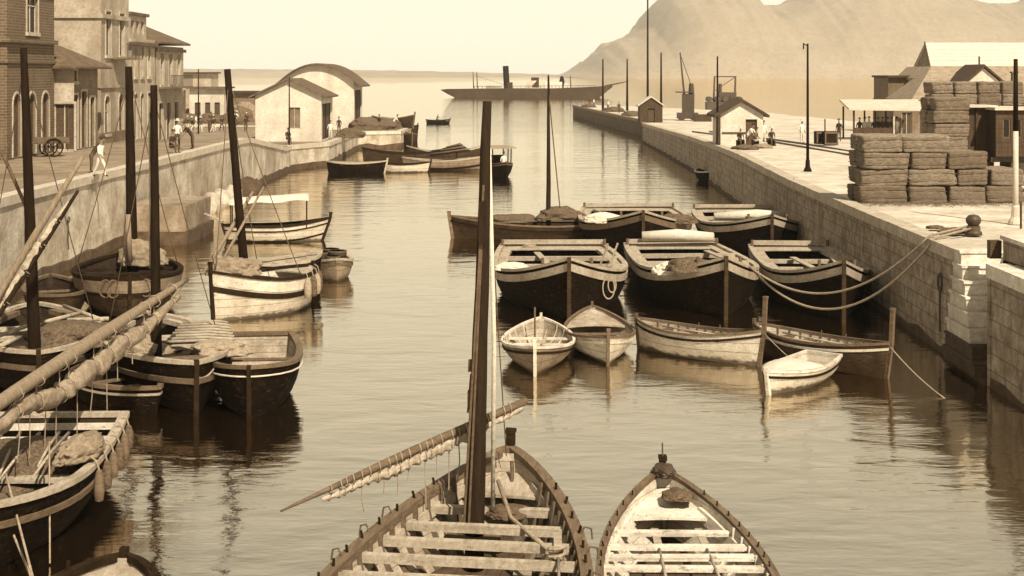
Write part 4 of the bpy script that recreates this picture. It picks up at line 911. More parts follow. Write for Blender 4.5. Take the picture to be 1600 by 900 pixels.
# ---- middle distance, left mole
def simple_boat(name, label, x, y, yaw, L, B, zm, zb, hull, inner, gun, cat='boat', group=None, thw=(.3, .5, .7), **k):
    kw = dict(stern='point', draft=.25, floor=.1, bow=(2.3, .85), rake=.3, gw=.12, gh=.1, nt=16, ns=5); kw.update(k)
    b = Boat(name, label, (x, y, 0), yaw, L, B, zm, zb, zb*.95, cat=cat, group=group, hull=hull, inner=inner, gun=gun, **kw)
    for t in thw: b.thwart(t, zm-.1)
    b.stem(gun, .1, .14, .2); return b
G = 'boats tied up off the boat sheds'
simple_boat('moored_boat', 'dark boat with pale rim nearest the boat shed wall, in the moored group', xa(556, 130), 130.5, R(-4), 5.0, 1.9, .85, 1.05, hull_black, inner_dark, wood_pale, group=G)
simple_boat('moored_boat', 'white boat just right of the dark one in the group off the boat sheds', xa(632, 131), 131.2, R(5), 4.2, 1.6, .7, .9, hull_white, inner_dark, wood_dark, group=G)
b = simple_boat('moored_boat', 'long low pale lighter at the right end of the group off the boat sheds', xa(692, 134), 134.5, R(3), 7.0, 2.3, .85, 1.2, hull_grey, inner_dark, wood_pale, group=G)
b.strip('waterline_band', wood_dark, .62, .2, .01, .02)
simple_boat('moored_boat', 'dark boat lying behind the white one in the group off the boat sheds', xa(640, 140), 140, R(2), 8.5, 2.3, 1.2, 1.8, hull_brown, inner_pale, wood_dark, group=G)
simple_boat('moored_boat', 'boat with a raised bow lying behind the pale lighter off the boat sheds', xa(700, 142), 142, R(8), 7.5, 2.2, 1.2, 1.9, hull_brown, inner_dark, wood_pale, group=G)
for i in range(6):
    Y = 135+i*.9; p0 = Vector((xa(672+i*5, Y), Y, 1.25+.1*i)); p1 = Vector((xa(735-i*3, Y), Y, 1.7+.08*i)); tag(MB().tube([p0, p1], .07, 7).build('spar', wood_mid if i % 2 else wood_dark, smooth=True), 'spar in the stack laid along the moored lighter', 'spar', 'spars on the moored lighter')
G2 = 'dark boats at the end of the left mole'
simple_boat('moored_boat', 'dark boat lying off the tip of the left mole, nearest the water', xa(636, 181), 181, R(-75), 6, 2.4, 1.2, 1.5, hull_brown, inner_dark, wood_mid, group=G2)
simple_boat('moored_boat', 'dark boat with a high bow behind the first at the tip of the left mole', xa(630, 195), 195, R(-60), 8, 2.6, 1.5, 2.0, hull_brown, inner_dark, wood_dark, group=G2)
b = simple_boat('rowing_boat', 'lone dark rowing boat with a rower, out in the channel', xa(684, 258), 258, R(4), 3.9, 1.4, .55, .75, hull_black, inner_dark, wood_dark, cat='rowing boat')
ROWER = (xa(682, 258), 258, .3)
for s_ in (-1, 1): oar((xa(684, 258)+s_*.2, 258, .75), (xa(684, 258)+s_*2.4, 257.4, .35), ('left' if s_ < 0 else 'right')+' oar of the lone rower out in the channel', 'oars of the lone rower')
# launch with flat canopy
b = Boat('launch', 'small dark launch with flat canopy, right of the tall mast', (xa(780, 124.5), 127, 0), R(-78), 6, 2.0, 1.0, 1.3, 1.1, cat='launch', stern='transom', draft=.3, floor=.2, hull=hull_black, inner=inner_dark, gun=wood_mid)
b.strip('rubbing_strake', wood_mid, .12, .1, .01, .03)
for x in (-2.2, -.2, 1.0):
    for s_ in (1, -1): MB().tube([(x, s_*.75, .9), (x, s_*.78, 2.3)], .05, 7).build('canopy_post', wood_dark, b.root)
MB().box((-.6, 0, 2.36), (4.2, 2.2, .1)).build('canopy', roof_s, b.root); MB().box((-1.2, 0, .9), (1.4, 1.1, 1.5), j=.03).build('engine_house', wood_dark, b.root)
simple_boat('rowing_boat', 'small dark boat with white rim lying under the right quay wall', xa(1110, 119), 120.5, R(-80), 4.6, 1.7, .75, .95, hull_black, inner_dark, white_paint, cat='rowing boat')
# ------------------------------------------------------------------ buildings
def panel(mb, o, ud, nd, W, z0, z1, ops, depth=.22, mi=0):
    """a wall panel with real openings. o origin (at u=0,z=0), ud along, nd outward; ops: (u0,u1,za,zb,arch)"""
    o, ud, nd = Vector(o), Vector(ud), Vector(nd); up = Vector((0, 0, 1)); flip = ud.cross(up).dot(nd) < 0
    def Q(pts, uv=None):
        f = (0, 1, 2, 3)[:len(pts)] if len(pts) <= 4 else tuple(range(len(pts)))
        mb.add(pts, [f[::-1] if flip else f], mi, uv or [(0, 0)]*len(pts))
    def pt(u, z, d=0): return o+ud*u+up*z-nd*d
    us = sorted({0, W, *[v for p in ops for v in p[:2]]}); zs = sorted({z0, z1, *[v for p in ops for v in p[2:4]]})
    for a, b in zip(us, us[1:]):
        for c, d in zip(zs, zs[1:]):
            um, zm = (a+b)/2, (c+d)/2
            if any(p[0] < um < p[1] and p[2] < zm < p[3] for p in ops): continue
            Q([pt(a, c), pt(b, c), pt(b, d), pt(a, d)], [(a, c), (b, c), (b, d), (a, d)])
    for p in ops:
        u0, u1, a, b = p[:4]
        for q in ([pt(u0, a), pt(u0, b), pt(u0, b, depth), pt(u0, a, depth)], [pt(u1, b), pt(u1, a), pt(u1, a, depth), pt(u1, b, depth)],
                  [pt(u0, b), pt(u1, b), pt(u1, b, depth), pt(u0, b, depth)], [pt(u1, a), pt(u0, a), pt(u0, a, depth), pt(u1, a, depth)]): Q(q)
        if len(p) > 4 and p[4]:
            r = (u1-u0)/2; uc = (u0+u1)/2; N = 6
            for s in (-1, 1):
                arc = [(uc+s*r*math.cos(k*math.pi/2/N), b-r+r*math.sin(k*math.pi/2/N)) for k in range(N+1)]
                for (ua, z_a), (ub, z_b) in zip(arc, arc[1:]):
                    t = [pt(ua, z_a), pt(ub, z_b), pt(uc+s*r, b)]; f = [0, 1, 2] if (s > 0) != flip else [2, 1, 0]
                    mb.add([v+nd*.0 for v in t], [f], mi, [(0, 0)]*3)
                    q = [pt(ua, z_a), pt(ua, z_a, depth), pt(ub, z_b, depth), pt(ub, z_b)]; mb.add(q, [(0, 1, 2, 3)], mi, [(0, 0)]*4)
def window(parent, o, ud, nd, op, kind='window', m=None, depth=.2, trim=None, bars=True, leaf=None):
    o, ud, nd = Vector(o), Vector(ud), Vector(nd); up = Vector((0, 0, 1)); u0, u1, a, b = op[:4]
    def P(u, z, d): return o+ud*u+up*z-nd*d
    mb = MB(); w = .07
    def bar(ua, z_a, ub, z_b, d=depth-.05): mb.beam(P(ua, z_a, d), P(ub, z_b, d), w, .05, up=nd)
    bar(u0+w/2, a, u0+w/2, b); bar(u1-w/2, a, u1-w/2, b); bar(u0+w, b-w/2, u1-w, b-w/2); bar(u0+w, a+w/2, u1-w, a+w/2)
    if bars:
        uc = (u0+u1)/2; bar(uc, a+w, uc, b-w)
        if kind == 'window': bar(u0+w, a+(b-a)*.6, u1-w, a+(b-a)*.6, depth-.055)
    f = mb.build(kind, m or frame_w, parent)
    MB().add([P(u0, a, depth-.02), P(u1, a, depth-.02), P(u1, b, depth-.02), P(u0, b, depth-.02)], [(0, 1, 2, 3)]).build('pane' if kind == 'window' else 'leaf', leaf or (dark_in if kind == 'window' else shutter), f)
    if trim:
        t = MB(); e = .14
        r_ = (u1-u0)/2; uc_ = (u0+u1)/2; arch_ = len(op) > 4 and op[4]
        segs = ((u0-e/2, a, u0-e/2, b+e), (u1+e/2, a, u1+e/2, b+e), (u0, b+e/2, u1, b+e/2))
        if arch_:
            pts_ = [(uc_-(r_+e/2)*math.cos(k*math.pi/8), b-r_+(r_+e/2)*math.sin(k*math.pi/8)) for k in range(9)]
            segs = ((u0-e/2, a, u0-e/2, b-r_), (u1+e/2, a, u1+e/2, b-r_))+tuple((*x, *y) for x, y in zip(pts_, pts_[1:]))
        for (ua, z_a, ub, z_b) in segs: t.beam(P(ua, z_a, -.02), P(ub, z_b, -.02), e, .06, up=nd)
        if kind == 'window': t.beam(P(u0-.2, a-.06, -.06), P(u1+.2, a-.06, -.06), .2, .12, up=nd)
        t.build('surround', trim, f)
    return f
def hip_roof(x0, x1, y0, y1, z, h, ov, th=.14, gable=False):
    mb = MB(); x0 -= ov; x1 += ov; y0 -= ov; y1 += ov; w = min(x1-x0, y1-y0)/2
    if y1-y0 >= x1-x0: A, B_ = (((x0+x1)/2, y0+w*.9, z+h), ((x0+x1)/2, y1-w*.9, z+h))
    else: A, B_ = ((x0+w*.9, (y0+y1)/2, z+h), (x1-w*.9, (y0+y1)/2, z+h))
    c = [(x0, y0, z), (x1, y0, z), (x1, y1, z), (x0, y1, z)]; d = [(a, b, z-th) for a, b, _ in c]
    vs = c+[A, B_]+d
    fs = [(0, 1, 4), (1, 2, 5, 4), (2, 3, 5), (3, 0, 4, 5)] if y1-y0 >= x1-x0 else [(0, 1, 5, 4), (1, 2, 5), (2, 3, 4, 5), (3, 0, 4)]
    return mb.add(vs, fs+[(0, 6, 7, 1), (1, 7, 8, 2), (2, 8, 9, 3), (3, 9, 6, 0), (6, 9, 8, 7)])
def gable_house(root, W, D, he, hr, m, ops_f=(), ops_s=(), side_m=None, curved=0, ov=.5, roof=None, roof_th=.16, z0=-.1):
    """local: front wall on y=0 facing -y, x from 0 to W, depth D towards +y"""
    mb = MB(); panel(mb, (0, 0, 0), (1, 0, 0), (0, -1, 0), W, z0, he, ops_f); panel(mb, (W, 0, 0), (0, 1, 0), (1, 0, 0), D, z0, he, ops_s); panel(mb, (0, D, 0), (0, -1, 0), (-1, 0, 0), D, z0, he, []); panel(mb, (W, D, 0), (-1, 0, 0), (0, 1, 0), W, z0, he, [])
    N = 12 if curved else 2
    prof = [(W*i/N, he+(hr-he)*((1-abs(2*i/N-1)) if not curved else 4*(i/N)*(1-i/N))) for i in range(N+1)]
    for y, fl in ((0, False), (D, True)):
        for (xa_, za_), (xb, zb) in zip(prof, prof[1:]):
            q = [(xa_, y, he), (xb, y, he), (xb, y, zb), (xa_, y, za_)]; mb.add(q, [(3, 2, 1, 0) if fl else (0, 1, 2, 3)], 0, [(v[0], v[2]) for v in q])
    mb.build('wall', m, root)
    rp = [(x+(-ov if i == 0 else (ov if i == N else 0)), z+.03-(ov*(prof[1][1]-prof[0][1])/(W/N) if i in (0, N) else 0)) for i, (x, z) in enumerate(prof)]
    vs = []
    for y in (-ov*.8, D+ov*.8):
        vs += [(x, y, z+roof_th) for x, z in rp]+[(x, y, z) for x, z in rp]
    k = N+1; fs = []
    for i in range(N):
        fs += [(i, i+1, 2*k+i+1, 2*k+i), (k+i+1, k+i, 3*k+i, 3*k+i+1), (k+i, k+i+1, i+1, i), (2*k+i, 2*k+i+1, 3*k+i+1, 3*k+i)]
    fs += [(0, 2*k, 3*k, k), (k-1, 2*k-1, 4*k-1, 3*k-1)]
    r = MB(); r.add(vs, fs, 0, [(v[0], v[1]) for v in vs]); r.build('roof', roof or roof_m, root)
    return prof
XW = -27.3          # the line of house fronts along the left street
def street_house(name, label, y0, y1, zt, m_side, m_front, ops_front, ops_side, depth=11, cornices=(), xf=XW, ztop_mat=None, cat='house', plinth=None, trim=frame_w, kinds=None):
    z0 = ql((y0+y1)/2); root = thing(name, label, cat, (xf-depth/2, (y0+y1)/2, z0)); o = Vector((-depth/2, -(y1-y0)/2, 0)); W = y1-y0
    mb = MB(); H = zt-z0
    panel(mb, o+Vector((depth, 0, 0)), (0, 1, 0), (1, 0, 0), W, -1, H, ops_front, mi=1); panel(mb, o, (1, 0, 0), (0, -1, 0), depth, -1, H, ops_side, mi=0)
    panel(mb, o+Vector((0, W, 0)), (0, -1, 0), (-1, 0, 0), W, -1, H, []); panel(mb, o+Vector((depth, W, 0)), (-1, 0, 0), (0, 1, 0), depth, -1, H, [])
    b = len(mb.v); mb.add([o+Vector(v) for v in ((0, 0, H), (depth, 0, H), (depth, W, H), (0, W, H))], [(0, 1, 2, 3)])
    mb.build('wall', [m_side, m_front], root)
    for i, p in enumerate(ops_front):
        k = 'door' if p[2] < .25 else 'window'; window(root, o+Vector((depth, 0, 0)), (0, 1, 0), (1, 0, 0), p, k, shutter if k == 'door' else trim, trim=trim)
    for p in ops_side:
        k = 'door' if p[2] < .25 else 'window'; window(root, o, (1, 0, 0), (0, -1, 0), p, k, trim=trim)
    for z, pr, h in cornices:
        c = MB(); c.box((0+pr/2-.001, -pr/2, z-z0), (depth+pr, W+pr, h)); c.build('cornice', m_side if pr < .3 else roof_m, root)
    if plinth: MB().box((.04, -.04, .3-.5), (depth+.08, W+.08, plinth+1)).build('plinth', plaster_d, root)
    return root, o, H
# A: brick house at the far left
A, oA, HA = street_house('brick_house', 'two storey brick house with arched doors at the left edge', 83.0, 91.6, 16, brick_m, brick_m,
    [(1.0, 2.3, .1, 3.6, 1), (3.7, 5.0, .1, 3.6, 1), (6.2, 7.5, .1, 3.6, 1), (3.4, 5.4, 7.0, 9.6)], [(6, 7.4, 7.0, 9.6)], cornices=((9.15, .12, .2), (10.3, .25, .25), (13.6, .3, .3)))
# hip roofed low house
Bh, oB, HB = street_house('low_house', 'low house with a wide hipped tile roof between brick house and tower', 91.9, 98.6, 8.75, plaster_m, plaster_d,
    [(.9, 2.1, .1, 3.4), (2.9, 4.1, .1, 3.6), (4.9, 5.9, .1, 3.2), (1.2, 1.9, 4.2, 4.9)], [(8.2, 9.4, .1, 2.9)], depth=9, xf=-26.6)
hip_roof(-4.5, 4.5, -3.35, 3.35, HB+.14, 1.9, .75).build('roof', roof_m, Bh)
# tower like house with lettered wall
Cn, oC, HC_ = street_house('tall_house', 'tall pale plastered house with a lettered sign panel on its lower wall', 102.0, 109.4, 17.5, plaster_m, plaster_m,
    [(.9, 2.2, .6, 3.2, 1), (4.6, 5.8, .1, 3.3, 1), (1.2, 2.5, 5.9, 8.9), (4.8, 6.1, 5.9, 8.9), (1.2, 2.5, 10.6, 14.0), (4.8, 6.1, 10.6, 14.0)], [], depth=12, cornices=((7.6, .12, .22), (12.3, .16, .3)), plinth=.9)
# narrow balcony and the sign panel with rows of brush strokes too worn to read
bc = MB(); bc.box((.55, 0, 0), (1.1, 3.6, .14)); bal = bc.build('balcony', plaster_d, Cn, loc=(6, .9, 5.75)); rl = MB()
for i in range(13): rl.beam((1.05, -1.75+i*.29, .07), (1.05, -1.75+i*.29, 1.0), .03)
rl.beam((1.05, -1.8, 1.0), (1.05, 1.8, 1.0), .05); rl.build('railing', iron, bal)
sg = MB().box((2.4, -3.74, 3.0), (3.4, .05, 2.9)).build('sign_panel', plaster_w, Cn)
lt = MB(); random.seed(11)
for r_ in range(3):
    x = 1.0
    while x < 2.9:
        wd = random.uniform(.12, .3); h = .34-.07*r_; z = 4.05-.5*r_
        for k in range(2): lt.beam((x+wd*k*.6, -3.775, z-h/2), (x+wd*(.2+.6*k), -3.775, z+h/2), .06, .02)
        lt.beam((x, -3.775, z+random.choice((-h/2, 0, h/2))), (x+wd*.8, -3.775, z), .05, .02); x += wd+.12
lt.build('worn_lettering', roof_d, sg)
# house with the little attic windows
D, oD, HD = street_house('attic_house', 'narrow pale house with small attic windows, right of the tall plastered house', 110.2, 117.4, 11.0, plaster_m, plaster_m,
    [(.7, 1.7, .1, 3.4, 1), (2.6, 3.6, .1, 3.4, 1), (4.9, 6.1, .1, 3.4), (.8, 1.6, 4.6, 7.0, 1), (2.8, 3.6, 4.6, 7.0, 1), (4.9, 5.7, 4.6, 7.0, 1)], [], cornices=((10.6, .3, .3),), depth=10)
at_ = MB(); oo = Vector((-4.8, -3.5, HD)); panel(at_, oo+Vector((9.6, 0, 0)), (0, 1, 0), (1, 0, 0), 5.2, 0, 1.7, [(.6, 1.5, .35, 1.3), (2.1, 3.0, .35, 1.3), (3.6, 4.5, .35, 1.3)]); panel(at_, oo, (1, 0, 0), (0, -1, 0), 9.6, 0, 1.7, [])
panel(at_, oo+Vector((0, 5.2, 0)), (0, -1, 0), (-1, 0, 0), 5.2, 0, 1.7, []); panel(at_, oo+Vector((9.6, 5.2, 0)), (-1, 0, 0), (0, 1, 0), 9.6, 0, 1.7, []); ao = at_.build('attic', plaster_m, D)
MB().box((0, -.9, HD+1.8), (10, 5.6, .22)).build('attic_roof', roof_m, D)
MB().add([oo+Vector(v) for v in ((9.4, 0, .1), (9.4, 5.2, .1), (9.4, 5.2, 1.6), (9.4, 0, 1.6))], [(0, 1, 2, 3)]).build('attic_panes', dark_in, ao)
E, oE, HE = street_house('corner_house', 'corner house with hipped roof and long balcony, last of the row', 117.8, 127.6, 10.6, plaster_d, plaster_m,
    [(.9, 2.2, .1, 3.3), (3.6, 4.9, .1, 3.3), (6.4, 7.7, .1, 3.3), (1.4, 2.6, 4.7, 7.2), (4.4, 5.6, 4.7, 7.2), (7.4, 8.6, 4.7, 7.2)], [], cornices=((10.3, .25, .25),), depth=10)
hip_roof(-5, 5, -4.9, 4.9, HE+.3, 2.3, .5).build('roof', roof_m, E)
bc = MB().box((.5, 0, 0), (1.0, 8.2, .14)).build('balcony', plaster_d, E, loc=(5, 0, 4.5)); rl = MB()
for i in range(24): rl.beam((.95, -4+i*.347, .07), (.95, -4+i*.347, .95), .03)
rl.beam((.95, -4.05, .95), (.95, 4.05, .95), .05); rl.build('railing', iron, bc)
# two gabled boat sheds on the left mole
s1 = thing('boat_shed', 'nearer whitewashed boat shed with a plain gable and a dark side', 'shed', (xa(399, 144), 144, ql(144)))
W1 = xa(502, 144)-xa(399, 144)
gable_house(s1, W1, 9, 4.3, 5.75, plaster_w, [(W1*.42+.5, W1*.42+1.6, 1.2, 3.2)], [(.8, 8.2, .1, 3.5)], ov=.55, roof=roof_m)
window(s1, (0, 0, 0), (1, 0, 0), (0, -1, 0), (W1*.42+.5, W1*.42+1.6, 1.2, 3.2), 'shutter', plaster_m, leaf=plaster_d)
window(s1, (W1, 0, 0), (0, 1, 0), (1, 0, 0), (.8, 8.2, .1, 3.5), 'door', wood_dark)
s2 = thing('boat_shed', 'farther taller boat shed under a bowed roof', 'shed', (xa(440, 180), 180, ql(180)))
W2 = xa(553, 180)-xa(440, 180)
gable_house(s2, W2, 10, 5.7, 7.6, plaster_w, [], [(1, 9, .1, 4.6)], curved=1, ov=.9, roof=roof_m)
window(s2, (W2, 0, 0), (0, 1, 0), (1, 0, 0), (1, 9, .1, 4.6), 'door', wood_dark)
# low walls and sheds behind the street end
for i, (p0, p1, Y, h, lab, m) in enumerate(((296, 350, 205, 4.6, 'low pale shed beyond the street end, nearest the corner house', plaster_w), (345, 398, 225, 3.8, 'low shed with a flat roof just left of the boat sheds', plaster_d), (230, 330, 245, 6.6, 'long low warehouse behind the last house of the row', plaster_m))):
    r_ = thing('low_shed', lab, 'shed', ((xa(p0, Y)+xa(p1, Y))/2, Y+3, ql(Y))); W = xa(p1, Y)-xa(p0, Y)
    mb = MB(); ops = [(W*.15, W*.32, .1, h*.6), (W*.45, W*.6, .1, h*.6), (W*.72, W*.88, .1, h*.6)]; panel(mb, (-W/2, -3, 0), (1, 0, 0), (0, -1, 0), W, -1, h, ops); panel(mb, (W/2, -3, 0), (0, 1, 0), (1, 0, 0), 6, -1, h, []); panel(mb, (-W/2, 3, 0), (0, -1, 0), (-1, 0, 0), 6, -1, h, []); mb.build('wall', m, r_)
    for p in ops: window(r_, (-W/2, -3, 0), (1, 0, 0), (0, -1, 0), p, 'door', shutter, bars=False)
    MB().box((0, -.2, h+.12), (W+.7, 7, .24)).build('roof', roof_d if i else roof_m, r_)

# ---- right quay: gabled hut
hx0, hY = xa(1123, 114)+.1, 114.0
h = thing('quay_hut', 'small white gabled hut with a dark doorway on the right quay', 'hut', (hx0, hY, qr(hY)))
gable_house(h, 3.2, 4.2, 2.3, 3.25, plaster_w, [(1.9, 2.75, .05, 1.95)], [], ov=.42, roof=roof_d, roof_th=.2)
window(h, (0, 0, 0), (1, 0, 0), (0, -1, 0), (1.9, 2.75, .05, 1.95), 'door', shutter, bars=False)
MB().box((-.12, -.3, 1.0), (.2, .2, 2.6)).build('corner_post', roof_d, h); MB().box((1.1, -.04, .95), (1.9, .06, .1)).build('rail', roof_d, h)
# station building with long canopy
cn = thing('platform_canopy', 'open station canopy with pale sloping roof on thin posts', 'canopy', (xa(1334, 127), 127, qr(127)))
Wc = xa(1448, 127)-xa(1334, 127)
MB().add([(-.5, -.5, 2.45), (Wc+.2, -.5, 2.4), (Wc+.4, 4.6, 3.1), (-.2, 4.6, 3.1), (-.5, -.5, 2.62), (Wc+.2, -.5, 2.57), (Wc+.4, 4.6, 3.27), (-.2, 4.6, 3.27)], [(0, 3, 2, 1), (4, 5, 6, 7), (0, 1, 5, 4), (1, 2, 6, 5), (2, 3, 7, 6), (3, 0, 4, 7)]).build('roof', roof_w, cn)
for i, (x, y) in enumerate([(0, 0), (Wc*.55, 0), (0, 4), (Wc*.15, 4), (Wc*.3, 4), (Wc*.45, 4), (Wc*.6, 4)]): MB().box((x, y, 1.2), (.13, .13, 2.5+.12*y)).build('post', roof_d if i != 1 else frame_w, cn)
MB().box((Wc*.28, .05, .55), (Wc*.54, .06, .9)).build('balustrade', board_d, cn)
MB().box((Wc*.3, -.3, -.25), (Wc*.8, 1.0, .5)).build('platform_edge', stone_white, cn)
sb = thing('station_house', 'station house with striped tile roof and bright white gable, behind the bales', 'station', (xa(1398, 133), 133, qr(133)))
Ws = xa(1700, 133)-xa(1398, 133); mb = MB(); ops = [(.6+1.5*i, 1.5+1.5*i, .1, 2.2) for i in range(10)]
panel(mb, (0, 0, 0), (1, 0, 0), (0, -1, 0), Ws, -1, 3.3, ops); panel(mb, (0, 8, 0), (0, -1, 0), (-1, 0, 0), 8, -1, 3.3, []); panel(mb, (Ws, 0, 0), (0, 1, 0), (1, 0, 0), 8, -1, 3.3, []); mb.build('wall', plaster_d, sb)
for p in ops[:6]: window(sb, (0, 0, 0), (1, 0, 0), (0, -1, 0), p, 'door', frame_w)
x1 = xa(1450, 133)-xa(1398, 133); zr_ = za(103, 137)-qr(133)
MB().add([(x1-1.6, -.6, 3.25), (Ws, -.6, 3.25), (Ws, 4, zr_), (x1+1.4, 4, zr_), (Ws, 8.6, 3.25), (x1-1.6, 8.6, 3.25)], [(0, 1, 2, 3), (3, 2, 4, 5), (0, 3, 5)], 0, [(0, 0), (0, 0), (0, 1), (0, 1), (0, 0), (0, 0)]).build('roof', roof_s, sb)
gx0, gx1 = xa(1492, 130.5)-xa(1398, 133), xa(1585, 130.5)-xa(1398, 133); ga = za(106, 130.5)-qr(133); gz = za(146, 130.5)-qr(133)
g = MB(); xm = (gx0+gx1)/2; g.add([(gx0, -2.2, -1), (gx1, -2.2, -1), (gx1, -2.2, gz), (xm, -2.2, ga), (gx0, -2.2, gz), (gx0, 0, -1), (gx1, 0, -1), (gx1, 0, gz), (xm, 2.5, ga), (gx0, 0, gz)], [(0, 1, 2, 3, 4), (0, 4, 9, 5), (1, 6, 7, 2)]); gb = g.build('gable_wall', plaster_w, sb)
r = MB()
for a, b in ((gx0-.5, gx1), (gx1+.5, gx0)):
    s_ = 1 if a < b else -1; zz = gz-.28
    vs = [(a, -2.5, zz), (xm, -2.5, ga+.1), (xm, 3.2, ga+.1), (a, 3.2, zz)]; r.add(vs+[(v[0], v[1], v[2]+.2) for v in vs], [(0, 1, 2, 3), (7, 6, 5, 4), (0, 4, 5, 1), (1, 5, 6, 2), (3, 7, 4, 0)])
r.build('gable_roof', roof_d, sb)
for px, lab in ((1540, 0),): MB().tube([(xm+.3, 0, ga), (xm+.3, 0, ga+1.0)], .08, 8).build('finial', iron, sb)
c = MB(); xc = xa(1585, 132)-xa(1398, 133); c.box((xc, -1, 3.6), (.45, .45, 4.0)); c.box((xc, -1, 5.65), (.6, .6, .15)); c.build('chimney', plaster_d, sb)
sm = thing('white_house', 'small white gabled house just left of the striped station roof', 'house', (xa(1436, 146), 146, qr(146)))
gable_house(sm, 1.9, 8, za(122, 146)-qr(146), za(107, 146)-qr(146), plaster_w, ov=.2, roof=roof_s)
sl_ = thing('brick_store', 'low brick store at the left end of the station, beside the canopy', 'store', (xa(1388, 150), 150, qr(150)))
mb = MB(); Wb = xa(1440, 150)-xa(1388, 150); hb_ = za(121, 150)-qr(150); panel(mb, (0, 0, 0), (1, 0, 0), (0, -1, 0), Wb, -1, hb_, [(.5, 1.4, 1.5, 3)]); panel(mb, (0, 6, 0), (0, -1, 0), (-1, 0, 0), 6, -1, hb_, []); mb.build('wall', brick_m, sl_)
window(sl_, (0, 0, 0), (1, 0, 0), (0, -1, 0), (.5, 1.4, 1.5, 3)); MB().box((Wb/2, 2.8, hb_+.1), (Wb+.4, 6.6, .2)).build('roof', roof_d, sl_)
hg = thing('hangar', 'large pale roofed hangar rising behind the station', 'hangar', (xa(1458, 190), 190, qr(190)))
Wh = 24; zr2, ze2 = za(67, 193)-qr(190), za(112, 190)-qr(190)
mb = MB(); panel(mb, (0, 0, 0), (1, 0, 0), (0, -1, 0), Wh, -1, ze2, []); panel(mb, (0, 9, 0), (0, -1, 0), (-1, 0, 0), 9, -1, ze2, []); mb.add([(0, 0, ze2), (0, 9, ze2), (.4, 4.5, zr2)], [(1, 0, 2)]); mb.build('wall', plaster_d, hg)
MB().add([(-.3, -.4, ze2), (Wh, -.4, ze2), (Wh, 4.5, zr2+.1), (.2, 4.5, zr2+.1), (Wh, 9.4, ze2), (-.3, 9.4, ze2)], [(0, 1, 2, 3), (3, 2, 4, 5)], 0, [(0, 0), (24, 0), (24, .9), (0, .9), (24, 0), (0, 0)]).build('roof', roof_w, hg)
MB().beam((-.35, -.4, ze2), (.15, 4.5, zr2+.15), .16).build('barge_board', roof_d, hg)
# planked goods van and hut at the right edge
gv = thing('plank_hut', 'tall hut of dark vertical boards beside the bale stacks', 'hut', (xa(1499, 80), 80, qr(80)))
Wg = xa(1552, 80)-xa(1499, 80); hg_ = za(168, 80)-qr(80)
mb = MB(); panel(mb, (0, 0, 0), (1, 0, 0), (0, -1, 0), Wg, -1, hg_, []); panel(mb, (0, 5, 0), (0, -1, 0), (-1, 0, 0), 5, -1, hg_, []); panel(mb, (Wg, 0, 0), (0, 1, 0), (1, 0, 0), 5, -1, hg_, [])
w_ = mb.build('wall', board_d, gv)
for L_ in w_.data.uv_layers['UV'].data: L_.uv = (L_.uv[1], L_.uv[0])
MB().box((Wg/2, 2.4, hg_+.06), (Wg+.3, 5.5, .12)).build('roof', roof_w, gv)
for x in (.05, Wg*.5, Wg-.05): MB().box((x, -.05, hg_/2), (.12, .1, hg_)).build('batten', board_d, gv)
gw2 = thing('goods_wagon', 'dark boarded goods wagon with a window, cut by the right edge', 'wagon', (xa(1556, 78.5), 78.5, qr(80)))
Lw = 7.0; zt = za(172, 78.5)-qr(80)
mb = MB(); panel(mb, (0, 0, 0), (1, 0, 0), (0, -1, 0), Lw, .95, zt, [(.35, .75, 1.9, 2.9), (.95, 1.35, 1.9, 2.9), (2.4, 3.6, 1.0, 3.0)], depth=.1); panel(mb, (0, 2.4, 0), (0, -1, 0), (-1, 0, 0), 2.4, .95, zt, []); mb.add([(0, 0, .95), (Lw, 0, .95), (Lw, 2.4, .95), (0, 2.4, .95)], [(3, 2, 1, 0)]); w_ = mb.build('body', board_d, gw2)
for p in ((.35, .75, 1.9, 2.9), (.95, 1.35, 1.9, 2.9)): window(gw2, (0, 0, 0), (1, 0, 0), (0, -1, 0), p, 'window', wood_mid, depth=.12, bars=False)
window(gw2, (0, 0, 0), (1, 0, 0), (0, -1, 0), (2.4, 3.6, 1.0, 3.0), 'door', wood_dark, depth=.12)
MB().box((Lw/2, 1.2, zt+.06), (Lw+.2, 2.8, .14)).build('roof', roof_w, gw2); MB().box((Lw/2, 1.2, .8), (Lw+.3, 1.9, .26)).build('underframe', iron, gw2)
for x in (1.3, 5.2):
    for y in (.35, 2.05):
        mb = MB(); mb.tube([(x, y-.06, .46), (x, y+.06, .46)], .44, 16); mb.build('wheel', iron, gw2)

# bales
def bale(name, d, seed):
    bm = bmesh.new(); bmesh.ops.create_cube(bm, size=1); bmesh.ops.subdivide_edges(bm, edges=bm.edges[:], cuts=17, use_grid_fill=True)
    for v in bm.verts:
        p = Vector(v.co); r_ = Vector((abs(p.x)*2, abs(p.y)*2, abs(p.z)*2)); k = (r_.x**14+r_.y**14+r_.z**14)**(1/14); p = p/k*1.0 if k > 0 else p
        bulge = 1-.04*(abs(math.cos((p.z+.25)*math.pi*2))**12); p = Vector((p.x*d[0], p.y*d[1]*bulge, p.z*d[2]*bulge))
        v.co = p*(1+.06*noise.fractal(p*2.3+Vector((seed*9, 0, 0)), 1, 2, 3)+.022*noise.fractal(Vector((p.x*5, p.y*5, p.z*16))+Vector((seed*4, 0, 0)), .8, 2, 4))
    me = bpy.data.meshes.new(name); bm.to_mesh(me); bm.free(); me.materials.append(bale_m); me.polygons.foreach_set('use_smooth', [True]*len(me.polygons)); return me
BM = [bale('bale', (2.0, 1.25, .655), i) for i in range(5)]
